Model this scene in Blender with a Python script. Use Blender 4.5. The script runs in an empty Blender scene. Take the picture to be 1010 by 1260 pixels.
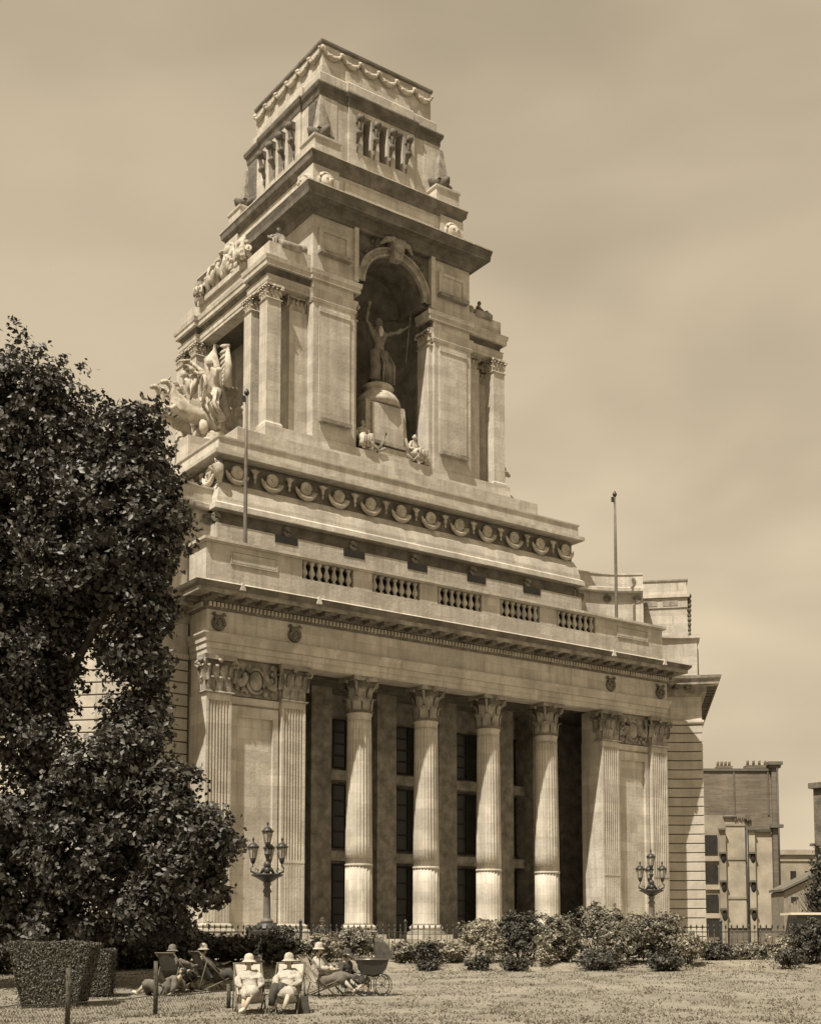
import bpy, math, random
import numpy as np
from mathutils import Vector, Matrix
R = math.radians
random.seed(7); rng = np.random.default_rng(7)
S = bpy.context.scene
COL = S.collection

# ------------------------------------------------------------------ camera
CAM = Vector((-30.685, -61.284, 1.57)); HEAD = R(54.33); PITCH = R(5.06); FPX = 1594.3; CY = 1014.8
cam = bpy.data.cameras.new('camera'); camo = bpy.data.objects.new('camera', cam); COL.objects.link(camo)
S.camera = camo
camo.location = CAM; camo.rotation_euler = (R(90) + PITCH, 0, HEAD - R(90))
cam.sensor_fit = 'VERTICAL'; cam.sensor_height = 36; cam.sensor_width = 36
cam.lens = FPX / 1260 * 36; cam.shift_y = (CY - 630) / 1260
cam.clip_start = .5; cam.clip_end = 6000
FW = Vector((math.cos(HEAD), math.sin(HEAD), 0)); RT = Vector((math.sin(HEAD), -math.cos(HEAD), 0))
HORIZON = 1156
def at(px, dep, z=0.0):                       # a place on the ground: px column of the photo, depth in metres
    p = CAM + FW * dep + RT * ((px - 505) / FPX * dep); return Vector((p.x, p.y, z))
def hz(py, dep): return 1.57 - (py - HORIZON) * dep / FPX    # height of a photo row at a depth

# ------------------------------------------------------------------ sun, sky
SUNV = Vector((-.53, -.205, 1)).normalized()
sun = bpy.data.lights.new('sun', 'SUN'); suno = bpy.data.objects.new('sun', sun); COL.objects.link(suno)
sun.energy = 4.15; sun.angle = R(.55); sun.color = (1, .915, .79)
suno.rotation_euler = SUNV.to_track_quat('Z', 'Y').to_euler(); suno.location = (-40, -60, 90)
W = bpy.data.worlds.new('World'); S.world = W; W.use_nodes = True
def build_world():
    nt = W.node_tree; N = nt.nodes; L = nt.links; N.clear()
    def nd(t, **k):
        n = N.new(t)
        for a, b in k.items(): setattr(n, a, b)
        return n
    out = nd('ShaderNodeOutputWorld'); bg = nd('ShaderNodeBackground'); bg.inputs[1].default_value = .1
    sky = nd('ShaderNodeTexSky', sky_type='NISHITA', sun_disc=False)
    sky.sun_elevation = math.asin(SUNV.z); sky.sun_rotation = math.atan2(SUNV.x, SUNV.y); sky.dust_density = 3; sky.air_density = 1
    bw = nd('ShaderNodeRGBToBW'); L.new(sky.outputs[0], bw.inputs[0])
    tc = nd('ShaderNodeTexCoord'); mp = nd('ShaderNodeMapping'); mp.inputs['Scale'].default_value = (1, 1, 2.3)
    L.new(tc.outputs['Generated'], mp.inputs[0])
    def noise(sc, det, dist, off):
        m = nd('ShaderNodeMapping'); m.inputs['Location'].default_value = off; L.new(mp.outputs[0], m.inputs[0])
        n = nd('ShaderNodeTexNoise'); n.inputs['Scale'].default_value = sc; n.inputs['Detail'].default_value = det
        n.inputs['Distortion'].default_value = dist; n.inputs['Roughness'].default_value = .5; L.new(m.outputs[0], n.inputs[0]); return n
    def mth(op, a, b=None):
        m = nd('ShaderNodeMath', operation=op)
        for i, v in enumerate((a, b)):
            if v is None: continue
            if isinstance(v, (int, float)): m.inputs[i].default_value = v
            else: L.new(v, m.inputs[i])
        return m.outputs[0]
    n1 = noise(2.4, 3, .35, (SKYO[0], SKYO[1], SKYO[2])); n2 = noise(6.5, 5, .3, (1.1, .2, 0))
    def rmp(v, a, b, c, d, smooth=True):
        m = nd('ShaderNodeMapRange', interpolation_type='SMOOTHSTEP' if smooth else 'LINEAR')
        L.new(v, m.inputs[0])
        for i, q in enumerate((a, b, c, d)): m.inputs[i + 1].default_value = q
        return m.outputs[0]
    cl = rmp(n1.outputs[0], .34, .64, .87, 1.12)
    cf = rmp(n2.outputs[0], .3, .7, .965, 1.035)
    sepz = nd('ShaderNodeSeparateXYZ'); L.new(tc.outputs['Generated'], sepz.inputs[0])
    el = rmp(sepz.outputs[2], .15, .62, 1.30, 1.02)
    hazy = mth('ADD', mth('MULTIPLY', bw.outputs[0], .10), 2.5)      # thin bright overcast over the clear sky
    v = mth('MULTIPLY', mth('MULTIPLY', mth('MULTIPLY', hazy, cl), cf), el)
    mx = nd('ShaderNodeMix', data_type='RGBA', blend_type='MULTIPLY'); mx.inputs[0].default_value = 1
    L.new(v, mx.inputs[6]); mx.inputs[7].default_value = (1, .822, .572, 1)
    L.new(mx.outputs[2], bg.inputs[0]); L.new(bg.outputs[0], out.inputs[0])
SKYO = (7.7, .9, 4.1)  # cloud pattern offset
build_world()
S.view_settings.view_transform = 'Standard'; S.view_settings.look = 'None'
S.view_settings.exposure = 0.9; S.view_settings.gamma = 1; S.view_settings.use_curve_mapping = False
S.render.engine = 'CYCLES'
S.cycles.max_bounces = 6; S.cycles.transparent_max_bounces = 8

# ------------------------------------------------------------------ materials
def mat(name, c, c2=None, scale=1.5, rough=.85, blocks=None, streak=0, bump=0, bscale=8, spec=.3, metal=0, contrast=(.35, .65), soot=0, trans=0):
    m = bpy.data.materials.new(name); m.use_nodes = True; nt = m.node_tree; N = nt.nodes; L = nt.links
    b = N['Principled BSDF']; b.inputs['Roughness'].default_value = rough; b.inputs['Specular IOR Level'].default_value = spec
    b.inputs['Metallic'].default_value = metal
    c = tuple(c) + (1,)
    if c2 is None: b.inputs['Base Color'].default_value = c; return m
    c2 = tuple(c2) + (1,)
    tc = N.new('ShaderNodeTexCoord'); geo = N.new('ShaderNodeNewGeometry')
    P = geo.outputs['Position']
    def noise(sc, det=5, vec=P, stretch=None):
        if stretch:
            mp = N.new('ShaderNodeMapping'); mp.inputs['Scale'].default_value = stretch; L.new(vec, mp.inputs[0]); vec = mp.outputs[0]
        n = N.new('ShaderNodeTexNoise'); n.inputs['Scale'].default_value = sc; n.inputs['Detail'].default_value = det; n.inputs['Roughness'].default_value = .62
        L.new(vec, n.inputs[0]); return n.outputs[0]
    def rmp(v, a, b_, c_=0., d=1.):
        r = N.new('ShaderNodeMapRange'); L.new(v, r.inputs[0])
        for i, q in enumerate((a, b_, c_, d)): r.inputs[i + 1].default_value = q
        return r.outputs[0]
    def mix(f, A, B, bt='MIX'):
        x = N.new('ShaderNodeMix'); x.data_type = 'RGBA'; x.blend_type = bt
        for i, v in ((0, f), (6, A), (7, B)):
            if isinstance(v, (float, int, tuple)): x.inputs[i].default_value = v
            else: L.new(v, x.inputs[i])
        return x.outputs[2]
    col = mix(rmp(noise(scale), *contrast), c, c2)
    h = None
    if blocks:
        bw, bh = blocks[0], blocks[1]
        sx = N.new('ShaderNodeSeparateXYZ'); L.new(P, sx.inputs[0])
        def m2(op, a, b_=0.):
            q = N.new('ShaderNodeMath'); q.operation = op
            for i, v in enumerate((a, b_)):
                if isinstance(v, (int, float)): q.inputs[i].default_value = v
                else: L.new(v, q.inputs[i])
            return q.outputs[0]
        u = m2('ADD', m2('MULTIPLY', sx.outputs[0], .93), m2('MULTIPLY', sx.outputs[1], .71))
        cb = N.new('ShaderNodeCombineXYZ'); L.new(u, cb.inputs[0]); L.new(sx.outputs[2], cb.inputs[1])
        br = N.new('ShaderNodeTexBrick'); L.new(cb.outputs[0], br.inputs[0])
        br.inputs['Scale'].default_value = 1; br.inputs['Brick Width'].default_value = bw; br.inputs['Row Height'].default_value = bh
        br.inputs['Mortar Size'].default_value = blocks[2]; br.inputs['Mortar Smooth'].default_value = .3
        v0 = blocks[3]
        br.inputs['Color1'].default_value = (v0, v0, v0, 1); br.inputs['Color2'].default_value = (1.06, 1.06, 1.06, 1)
        k = blocks[4]; br.inputs['Mortar'].default_value = (k, k, k, 1)
        col = mix(1., col, br.outputs[0], 'MULTIPLY')
    if streak:
        s = rmp(noise(1., 4, stretch=(2.2, 2.2, .16)), .47, .72, 0, streak)
        col = mix(s, col, tuple(x * .5 for x in c2[:3]) + (1,))
    if soot:
        s = rmp(noise(.33, 5), .5, .68, 0, soot)
        col = mix(s, col, tuple(x * .55 for x in c2[:3]) + (1,))
    f = noise(14, 6)
    col = mix(rmp(f, .3, .7, 0, .28), col, tuple(x * .62 for x in c2[:3]) + (1,))
    L.new(col, b.inputs['Base Color'])
    if bump:
        bp = N.new('ShaderNodeBump'); bp.inputs['Strength'].default_value = bump; bp.inputs['Distance'].default_value = .05
        L.new(noise(bscale, 6), bp.inputs['Height']); L.new(bp.outputs[0], b.inputs['Normal'])
    return m
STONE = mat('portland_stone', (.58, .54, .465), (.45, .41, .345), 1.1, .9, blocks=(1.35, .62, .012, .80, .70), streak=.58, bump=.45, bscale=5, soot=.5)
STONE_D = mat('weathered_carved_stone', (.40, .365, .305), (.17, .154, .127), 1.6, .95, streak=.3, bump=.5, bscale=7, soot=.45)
STONE_K = mat('soot_and_shade_stone', (.20, .18, .147), (.095, .085, .068), 1.3, .95, streak=.3, bump=.5, bscale=6, soot=.3)  # soot tone deepened to paint the shade of undersides and recesses
STONE_S = mat('sculpted_stone', (.54, .49, .41), (.30, .27, .215), 1.8, .92, bump=.5, bscale=6)
COURSE = mat('rusticated_stone', (.52, .48, .41), (.40, .365, .305), .8, .9, blocks=(1.5, 40, .01, .86, .75), streak=.25, bump=.35, bscale=4)
STATM = mat('dark_statue_stone', (.25, .225, .185), (.13, .117, .095), 1.5, .95, bump=.5, bscale=6)  # darker tone for the niche statue
DARK = mat('dark_void', (.035, .032, .026), (.02, .018, .015), 2)
GLASS = mat('window_glass', (.022, .021, .018), (.035, .033, .028), 1, .2, spec=.3)
IRON = mat('black_iron', (.02, .019, .016), (.04, .037, .03), 3, .5, spec=.5)
POLEM = mat('pole_paint', (.10, .09, .075), (.16, .145, .12), 3, .6)
BARK = mat('bark', (.06, .055, .045), (.10, .09, .07), 4, .95, bump=.8, bscale=12)
LGLASS = mat('lantern_glass', (.42, .39, .32), (.30, .27, .22), 3, .25, spec=.5)
BRICK = mat('stock_brick', (.24, .205, .16), (.16, .135, .105), .5, .95, blocks=(.46, .15, .014, .7, .75), bump=.4, bscale=9)
PLASTER = mat('old_party_plaster', (.47, .42, .33), (.30, .265, .21), .45, .95, bump=.4, bscale=6, soot=.4)
PLAST2 = mat('stained_plaster', (.36, .32, .25), (.24, .21, .165), .5, .95, bump=.3, soot=.3)
SLATE = mat('slate_roof', (.16, .145, .115), (.11, .10, .08), 1, .7)
TIMBER = mat('weathered_timber', (.30, .27, .21), (.20, .175, .14), 3, .9)
SOIL = mat('dry_soil', (.29, .26, .20), (.16, .14, .11), 1.4, 1, bump=.9, bscale=7)
def leafmat(name, c, c2, rough=.42, spec=.5, painted_glints=False):
    m = bpy.data.materials.new(name); m.use_nodes = True; nt = m.node_tree; N = nt.nodes; L = nt.links; b = N['Principled BSDF']
    b.inputs['Roughness'].default_value = rough; b.inputs['Specular IOR Level'].default_value = spec
    g = N.new('ShaderNodeNewGeometry'); rp = N.new('ShaderNodeValToRGB')
    rp.color_ramp.elements[0].color = tuple(c) + (1,); rp.color_ramp.elements[1].color = tuple(c2) + (1,)
    rp.color_ramp.elements[0].position = .15; rp.color_ramp.elements[1].position = .95
    if painted_glints:
        e = rp.color_ramp.elements.new(.6); e.color = tuple(a * .6 + b_ * .4 for a, b_ in zip(c, c2)) + (1,); rp.color_ramp.elements[2].position = .9; e = rp.color_ramp.elements.new(.99); e.color = tuple(x * 1.45 for x in c2) + (1,)  # a few leaves paled to paint sun glints into their colour
    L.new(g.outputs['Random Per Island'], rp.inputs[0]); L.new(rp.outputs[0], b.inputs['Base Color'])
    tr = N.new('ShaderNodeBsdfTranslucent'); mx = N.new('ShaderNodeMixShader'); mx.inputs[0].default_value = .14
    L.new(rp.outputs[0], tr.inputs[0]); L.new(b.outputs[0], mx.inputs[1]); L.new(tr.outputs[0], mx.inputs[2])
    L.new(mx.outputs[0], N['Material Output'].inputs[0]); return m
LEAF = leafmat('plane_leaf', (.030, .028, .022), (.078, .073, .057), .5, .45, True)
LEAF_H = leafmat('clipped_hedge_leaf', (.05, .047, .036), (.13, .12, .09), .6)
LEAF_S = leafmat('shrub_leaf', (.075, .07, .052), (.24, .215, .16), .55)
LEAF_L = leafmat('pale_shrub_leaf', (.14, .13, .095), (.36, .32, .235), .6)
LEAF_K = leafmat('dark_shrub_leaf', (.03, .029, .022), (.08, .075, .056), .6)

# ------------------------------------------------------------------ mesh builder
class MB:
    def __init__(s): s.v = []; s.f = []; s.sm = []; s.mi = []; s.cur = 0
    def add(s, vs, fs, smooth=False):
        o = len(s.v); s.v += [tuple(p) for p in vs]; s.f += [tuple(i + o for i in f) for f in fs]; s.sm += [smooth] * len(fs); s.mi += [s.cur] * len(fs); return s
    def box(s, x0, x1, y0, y1, z0, z1):
        v = [(x0, y0, z0), (x1, y0, z0), (x1, y1, z0), (x0, y1, z0), (x0, y0, z1), (x1, y0, z1), (x1, y1, z1), (x0, y1, z1)]
        return s.add(v, [(0, 3, 2, 1), (4, 5, 6, 7), (0, 1, 5, 4), (1, 2, 6, 5), (2, 3, 7, 6), (3, 0, 4, 7)])
    def frustum(s, c, a, b, z0, z1, a2, b2):
        x, y = c
        v = [(x - a, y - b, z0), (x + a, y - b, z0), (x + a, y + b, z0), (x - a, y + b, z0), (x - a2, y - b2, z1), (x + a2, y - b2, z1), (x + a2, y + b2, z1), (x - a2, y + b2, z1)]
        return s.add(v, [(0, 3, 2, 1), (4, 5, 6, 7), (0, 1, 5, 4), (1, 2, 6, 5), (2, 3, 7, 6), (3, 0, 4, 7)])
    def lathe(s, prof, n=16, c=(0, 0, 0), fn=None, smooth=True):
        vs = []; fs = []; m = len(prof)
        for r, z in prof:
            for i in range(n):
                a = 2 * math.pi * i / n; rr = r * (fn(a, z) if fn else 1)
                vs.append((c[0] + rr * math.cos(a), c[1] + rr * math.sin(a), c[2] + z))
        for j in range(m - 1):
            for i in range(n):
                k = (i + 1) % n; fs.append((j * n + i, j * n + k, (j + 1) * n + k, (j + 1) * n + i))
        fs.append(tuple(reversed(range(n)))); fs.append(tuple((m - 1) * n + i for i in range(n)))
        return s.add(vs, fs, smooth)
    def tube(s, pts, rad, n=6, closed=False, smooth=True):
        pts = [Vector(p) for p in pts]; m = len(pts); rad = rad if isinstance(rad, (list, tuple)) else [rad] * m
        vs = []; fs = []; up0 = Vector((0, 0, 1))
        for i, p in enumerate(pts):
            a = pts[(i - 1) % m] if (i or closed) else p; b = pts[(i + 1) % m] if (i < m - 1 or closed) else p
            t = (b - a).normalized(); up = up0 if abs(t.z) < .93 else Vector((1, 0, 0))
            x = t.cross(up).normalized(); y = x.cross(t)
            for k in range(n):
                q = 2 * math.pi * k / n; vs.append(p + x * (rad[i] * math.cos(q)) + y * (rad[i] * math.sin(q)))
        for i in range(m if closed else m - 1):
            j = (i + 1) % m
            for k in range(n):
                l = (k + 1) % n; fs.append((i * n + k, i * n + l, j * n + l, j * n + k))
        if not closed: fs.append(tuple(reversed(range(n)))); fs.append(tuple((m - 1) * n + k for k in range(n)))
        return s.add(vs, fs, smooth)
    def ball(s, c, r, n=10, m=7):
        r = r if isinstance(r, (tuple, list)) else (r, r, r); vs = []; fs = []
        for j in range(1, m):
            t = math.pi * j / m
            for i in range(n):
                a = 2 * math.pi * i / n; vs.append((c[0] + r[0] * math.sin(t) * math.cos(a), c[1] + r[1] * math.sin(t) * math.sin(a), c[2] - r[2] * math.cos(t)))
        for j in range(m - 2):
            for i in range(n):
                k = (i + 1) % n; fs.append((j * n + i, j * n + k, (j + 1) * n + k, (j + 1) * n + i))
        vs.append((c[0], c[1], c[2] - r[2])); vs.append((c[0], c[1], c[2] + r[2])); b = len(vs) - 2
        for i in range(n):
            k = (i + 1) % n; fs.append((b, k, i)); fs.append((b + 1, (m - 2) * n + i, (m - 2) * n + k))
        return s.add(vs, fs, True)
    def mould(s, path, prof, closed=False):
        P = [Vector((p[0], p[1])) for p in path]; n = len(P); ms = []
        def nrm(a, b): d = (b - a).normalized(); return Vector((d.y, -d.x))
        for i in range(n):
            e = []
            if i > 0 or closed: e.append(nrm(P[i - 1], P[i]))
            if i < n - 1 or closed: e.append(nrm(P[i], P[(i + 1) % n]))
            ms.append(e[0] if len(e) == 1 else (e[0] + e[1]) / (1 + e[0].dot(e[1])))
        k = len(prof); vs = []; fs = []
        for i in range(n):
            for o, z in prof: q = P[i] + ms[i] * o; vs.append((q.x, q.y, z))
        for i in range(n if closed else n - 1):
            j = (i + 1) % n
            for a in range(k):
                b = (a + 1) % k; fs.append((i * k + a, j * k + a, j * k + b, i * k + b))
        if not closed: fs.append(tuple(range(k))); fs.append(tuple(reversed(range((n - 1) * k, n * k))))
        return s.add(vs, fs)
    def prism(s, poly, z0, z1):
        n = len(poly); v = [(x, y, z0) for x, y in poly] + [(x, y, z1) for x, y in poly]
        return s.add(v, [tuple(reversed(range(n))), tuple(range(n, 2 * n))] + [(i, (i + 1) % n, n + (i + 1) % n, n + i) for i in range(n)])
    def xform(s, M, start=0):
        for i in range(start, len(s.v)): s.v[i] = tuple(M @ Vector(s.v[i]))
        return s
    def mesh(s, name, m):
        me = bpy.data.meshes.new(name); me.from_pydata(s.v, [], s.f); me.polygons.foreach_set('use_smooth', s.sm)
        
        for q in (m if isinstance(m, (list, tuple)) else [m]): me.materials.append(q)
        me.polygons.foreach_set('material_index', s.mi); me.update(); return me
def RZ(a): return Matrix.Rotation(a, 4, 'Z')
def T(*p): return Matrix.Translation(Vector(p))
def obj(name, me, parent=None, loc=(0, 0, 0), rz=0, label=None, kind=None, sc=None):
    o = bpy.data.objects.new(name, me); COL.objects.link(o); o.location = loc; o.rotation_euler = (0, 0, rz)
    if sc: o.scale = sc if isinstance(sc, tuple) else (sc,) * 3
    if parent: o.parent = parent
    if label: o['label'] = label
    if kind: o['kind'] = kind
    return o
def part(name, mb, m, parent, **k): return obj(name, mb.mesh(name, m), parent, **k)
def thing(name, label, cat, loc=(0, 0, 0), rz=0, group=None, me=None):
    o = obj(name, me, None, loc, rz, label); o['category'] = cat; o.empty_display_size = .3
    if group: o['group'] = group
    return o
def B(*a): return MB().box(*a)
from mathutils import noise as mnoise
def skin(chains, m, name, sub=1, extra=None, dis=.0):
    """chains: list of lists of (x,y,z,r); a point equal to an earlier one is shared. Returns ONE continuous mesh."""
    vs = []; rs = []; es = []; key = {}
    for ch in chains:
        prev = None
        for x, y, z, r in ch:
            k = (round(x, 4), round(y, 4), round(z, 4))
            if k not in key: key[k] = len(vs); vs.append((x, y, z)); rs.append(r)
            i = key[k]
            if prev is not None and prev != i and (prev, i) not in es: es.append((prev, i))
            prev = i
    me = bpy.data.meshes.new(name); me.from_pydata(vs, es, []); o = bpy.data.objects.new(name, me); COL.objects.link(o)
    md = o.modifiers.new('s', 'SKIN'); md.use_smooth_shade = True
    ly = me.skin_vertices[0].data if me.skin_vertices else None
    if ly is None:
        import bmesh
        bm = bmesh.new(); bm.from_mesh(me); bm.verts.layers.skin.verify(); bm.to_mesh(me); bm.free(); ly = me.skin_vertices[0].data
    for i, r in enumerate(rs): ly[i].radius = (r, r); ly[i].use_root = (i == 0)
    if sub: sb = o.modifiers.new('u', 'SUBSURF'); sb.levels = sub; sb.render_levels = sub
    dg = bpy.context.evaluated_depsgraph_get(); dg.update()
    r = bpy.data.meshes.new_from_object(o.evaluated_get(dg)); r.name = name
    bpy.data.objects.remove(o); r.materials.clear(); r.materials.append(m)
    if extra:
        import bmesh
        e = extra.mesh('x', m); bm = bmesh.new(); bm.from_mesh(r); bm.from_mesh(e); bm.to_mesh(r); bm.free()
    if dis:
        for v in r.vertices:
            c = v.co; v.co = c + v.normal * dis * (mnoise.noise(Vector((c.x * 9, c.y * 9, c.z * 3.2))) + .5 * mnoise.noise(c * 19))
    for p in r.polygons: p.use_smooth = True
    return r

# ------------------------------------------------------------------ ground
def smooth(a, b, x): t = min(1, max(0, (x - a) / (b - a))); return t * t * (3 - 2 * t)
def gz(x, y):
    d = (x - CAM.x) * FW.x + (y - CAM.y) * FW.y; l = (x - CAM.x) * RT.x + (y - CAM.y) * RT.y
    z = .47 * smooth(28, 45, d) + .33 * smooth(44.5, 48, d) * (1 - .55 * smooth(50, 53, d)) + .0 * l
    if d < 60: z += .03 * math.sin(x * 1.3 + y * .7) * math.sin(y * 1.1 - x * .4)
    return z
def ground():
    ds = list(np.arange(4, 62, .5)) + [66, 72, 80, 95, 120, 160, 240, 400, 800, 1600, 3500]
    ls = list(np.linspace(-1, 1, 91)); vs = []; fs = []
    ds = [-60, -20, 0] + ds
    for d in ds:
        w = max(28, abs(d) * .9 + 20) if d < 100 else d * 1.5
        for l in ls:
            p = CAM + FW * d + RT * (l * w); vs.append((p.x, p.y, gz(p.x, p.y) if d < 120 else .65))
    n = len(ls)
    for i in range(len(ds) - 1):
        for j in range(n - 1): fs.append((i * n + j, i * n + j + 1, (i + 1) * n + j + 1, (i + 1) * n + j))
    m = mat('dry_lawn', (.25, .23, .185), (.165, .15, .12), .45, 1, bump=.7, bscale=16, contrast=(.38, .62))
    me = bpy.data.meshes.new('ground'); me.from_pydata(vs, [], fs); me.materials.append(m); me.materials.append(SOIL)
    me.polygons.foreach_set('use_smooth', [True] * len(fs))
    mi = []
    for f in fs:
        c = sum((Vector(vs[i]) for i in f), Vector()) / 4; d = (c - CAM).dot(FW)
        mi.append(1 if 44.5 + .6 * math.sin(c.x * .9) < d < 56 else 0)
    me.polygons.foreach_set('material_index', mi)
    obj('ground', me, kind='structure')
ground()
def pavement():
    c = at(505, 63); mb = MB(); a = c - RT * 60 - FW * 5; 
    vs = []
    for d, l in ((56.5, -60), (56.5, 60), (3000, 1800), (3000, -1800)):
        p = CAM + FW * d + RT * l; vs.append((p.x, p.y, .70))
    mb.add(vs, [(0, 1, 2, 3)])
    obj('pavement', mb.mesh('pavement', mat('flagstones', (.33, .3, .24), (.25, .225, .18), .8, .9)), kind='structure')
pavement()

# ------------------------------------------------------------------ the great building
XC = 17.48; WID = 34.96; PD = 2.0
bld = thing('stone_building', 'monumental pale stone building with a Corinthian portico and a tall stepped tower', 'building')
def hb(h, y, d=None):   # plan rectangle of half width h, front y, symmetrical about the tower centre
    d = 14.3 if d is None else d; return [(XC - h, y), (XC + h, y), (XC + h, 2 * d - y), (XC - h, 2 * d - y)]
def bpart(name, mb, m=STONE, parent=None, **k): return part(name, mb, m, parent or bld, **k)
def dupl(name, me, loc, rz=0, parent=None, sc=None): return obj(name, me, parent or bld, loc, rz, sc=sc)

# --- portico floor, steps, back wall
bpart('podium', B(-.6, WID + .6, -1.2, 12, .3, 1.6))
for i in range(4): bpart('step', B(5.9, 29.06, -1.2 - .38 * (i + 1), -1.2 - .38 * i - .003, .3, 1.42 - .19 * i))
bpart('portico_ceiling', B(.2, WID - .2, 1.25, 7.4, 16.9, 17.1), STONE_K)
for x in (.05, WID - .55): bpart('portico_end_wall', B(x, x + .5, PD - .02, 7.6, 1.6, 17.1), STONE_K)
YB = 5.0
pw = 1.45
xs = [XC - 9.0 - 1.4, XC - 7.2, XC - 2.4, XC + 2.4, XC + 7.2, XC + 10.4]
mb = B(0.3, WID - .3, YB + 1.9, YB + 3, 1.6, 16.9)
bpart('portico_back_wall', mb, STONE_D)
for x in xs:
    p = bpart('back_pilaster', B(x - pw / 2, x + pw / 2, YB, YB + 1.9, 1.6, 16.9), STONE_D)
win = MB()
for x in (XC - 9.6, XC - 4.8, XC, XC + 4.8, XC + 9.6):
    w = 2.9 if abs(x - XC) < 6 else 1.6
    if abs(x - XC) > 6: x += -.6 if x > XC else .6
    for (z0, z1) in ((2.1, 6.2), (7.3, 11.2), (12.3, 15.3)):
        g = bpart('window', B(x - w / 2, x + w / 2, YB + 1.80, YB + 1.898, z0, z1), GLASS)
        fr = MB()
        for q in (-w / 2, -w / 6, w / 6, w / 2): fr.box(x + q - .05, x + q + .05, YB + 1.72, YB + 1.797, z0, z1)
        for q in np.linspace(z0, z1, 5): fr.box(x - w / 2 - .05, x + w / 2 + .05, YB + 1.70, YB + 1.795, q - .04, q + .04)
        part('window_frame', fr, DARK, g)
    for z in (6.75, 11.75): bpart('window_spandrel', B(x - w / 2 - .3, x + w / 2 + .3, YB + .95, YB + 1.897, z - .35, z + .25), STONE_D)
for x in (6.16, 28.8 - .8):
    pass

# --- Corinthian capitals
def leafstrip(mb, base, out, side, z0, h, w, proj):
    vs = []; fs = []; prof = [(0, 0, 1.0), (.05, .35, 1.0), (.12, .68, .95), (.34, .92, .75), (.62, .97, .5), (.70, .84, .25)]
    for o, z, ww in prof:
        for s_ in (-.5, 0, .5):
            c = base + out * (proj * o + (.05 if s_ == 0 else 0)); p = c + side * (w * ww * s_); vs.append((p.x, p.y, z0 + z * h))
    n = len(prof)
    for i in range(n - 1):
        for j in range(2): fs.append((i * 3 + j, i * 3 + j + 1, (i + 1) * 3 + j + 1, (i + 1) * 3 + j))
    mb.add(vs, fs, True)
    mb.add([(x - out.x * .04, y - out.y * .04, z - .02) for x, y, z in vs], [tuple(reversed(f)) for f in fs], True)
def volute(mb, c, d, z, r):
    side = Vector((-d.y, d.x)); pts = []
    for k in range(15):
        a = k * .62; rr = r * (1 - k / 17); pts.append((c.x + d.x * (-rr * math.cos(a)), c.y + d.y * (-rr * math.cos(a)), z + rr * math.sin(a) * 1.0))
    mb.tube(pts, [r * .34] * 15, 5)
def round_capital(r, H):
    mb = MB(); mb.cur = 1; mb.lathe([(r * 1.1, 0), (r * 1.16, .06), (r * 1.1, .12), (r * .96, .14), (r * .96, H * .6), (r * 1.2, H * .86), (r * 1.1, H * .87)], 20); mb.cur = 0
    for row, (z0, h, off, pr) in enumerate(((.12, H * .36, 0, r * .5), (.3 * H, H * .40, .5, r * .66))):
        for k in range(8):
            a = 2 * math.pi * (k + off) / 8; o = Vector((math.cos(a), math.sin(a))); s_ = Vector((-o.y, o.x))
            leafstrip(mb, o * (r * (1.0 if row == 0 else .97)), o, s_, z0, h, r * .72, pr)
    for k in range(4):
        a = math.pi / 4 + k * math.pi / 2; d = Vector((math.cos(a), math.sin(a)))
        volute(mb, d * (r * 1.33), d, H * .76, r * .26)
        mb.tube([(d.x * r * 1.0, d.y * r * 1.0, H * .45), (d.x * r * 1.15, d.y * r * 1.15, H * .66), (d.x * r * 1.5, d.y * r * 1.5, H * .86)], [.08, .09, .1], 5)
        e = Vector((math.cos(a + math.pi / 4), math.sin(a + math.pi / 4))); mb.ball((e.x * r * 1.2, e.y * r * 1.2, H * .88), r * .17, 8, 5)
    A = r * 1.32; poly = []
    for k in range(4):
        a = math.pi / 4 + k * math.pi / 2; c1 = Vector((math.cos(a), math.sin(a))) * A * 1.38; c2 = Vector((math.cos(a + math.pi / 2), math.sin(a + math.pi / 2))) * A * 1.38
        for t in (.04, .2, .35, .5, .65, .8, .96):
            q = c1.lerp(c2, t); q = q * (1 - .17 * math.sin(math.pi * t)); poly.append((q.x, q.y))
    mb.prism(poly, H * .875, H * .998); return mb
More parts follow.
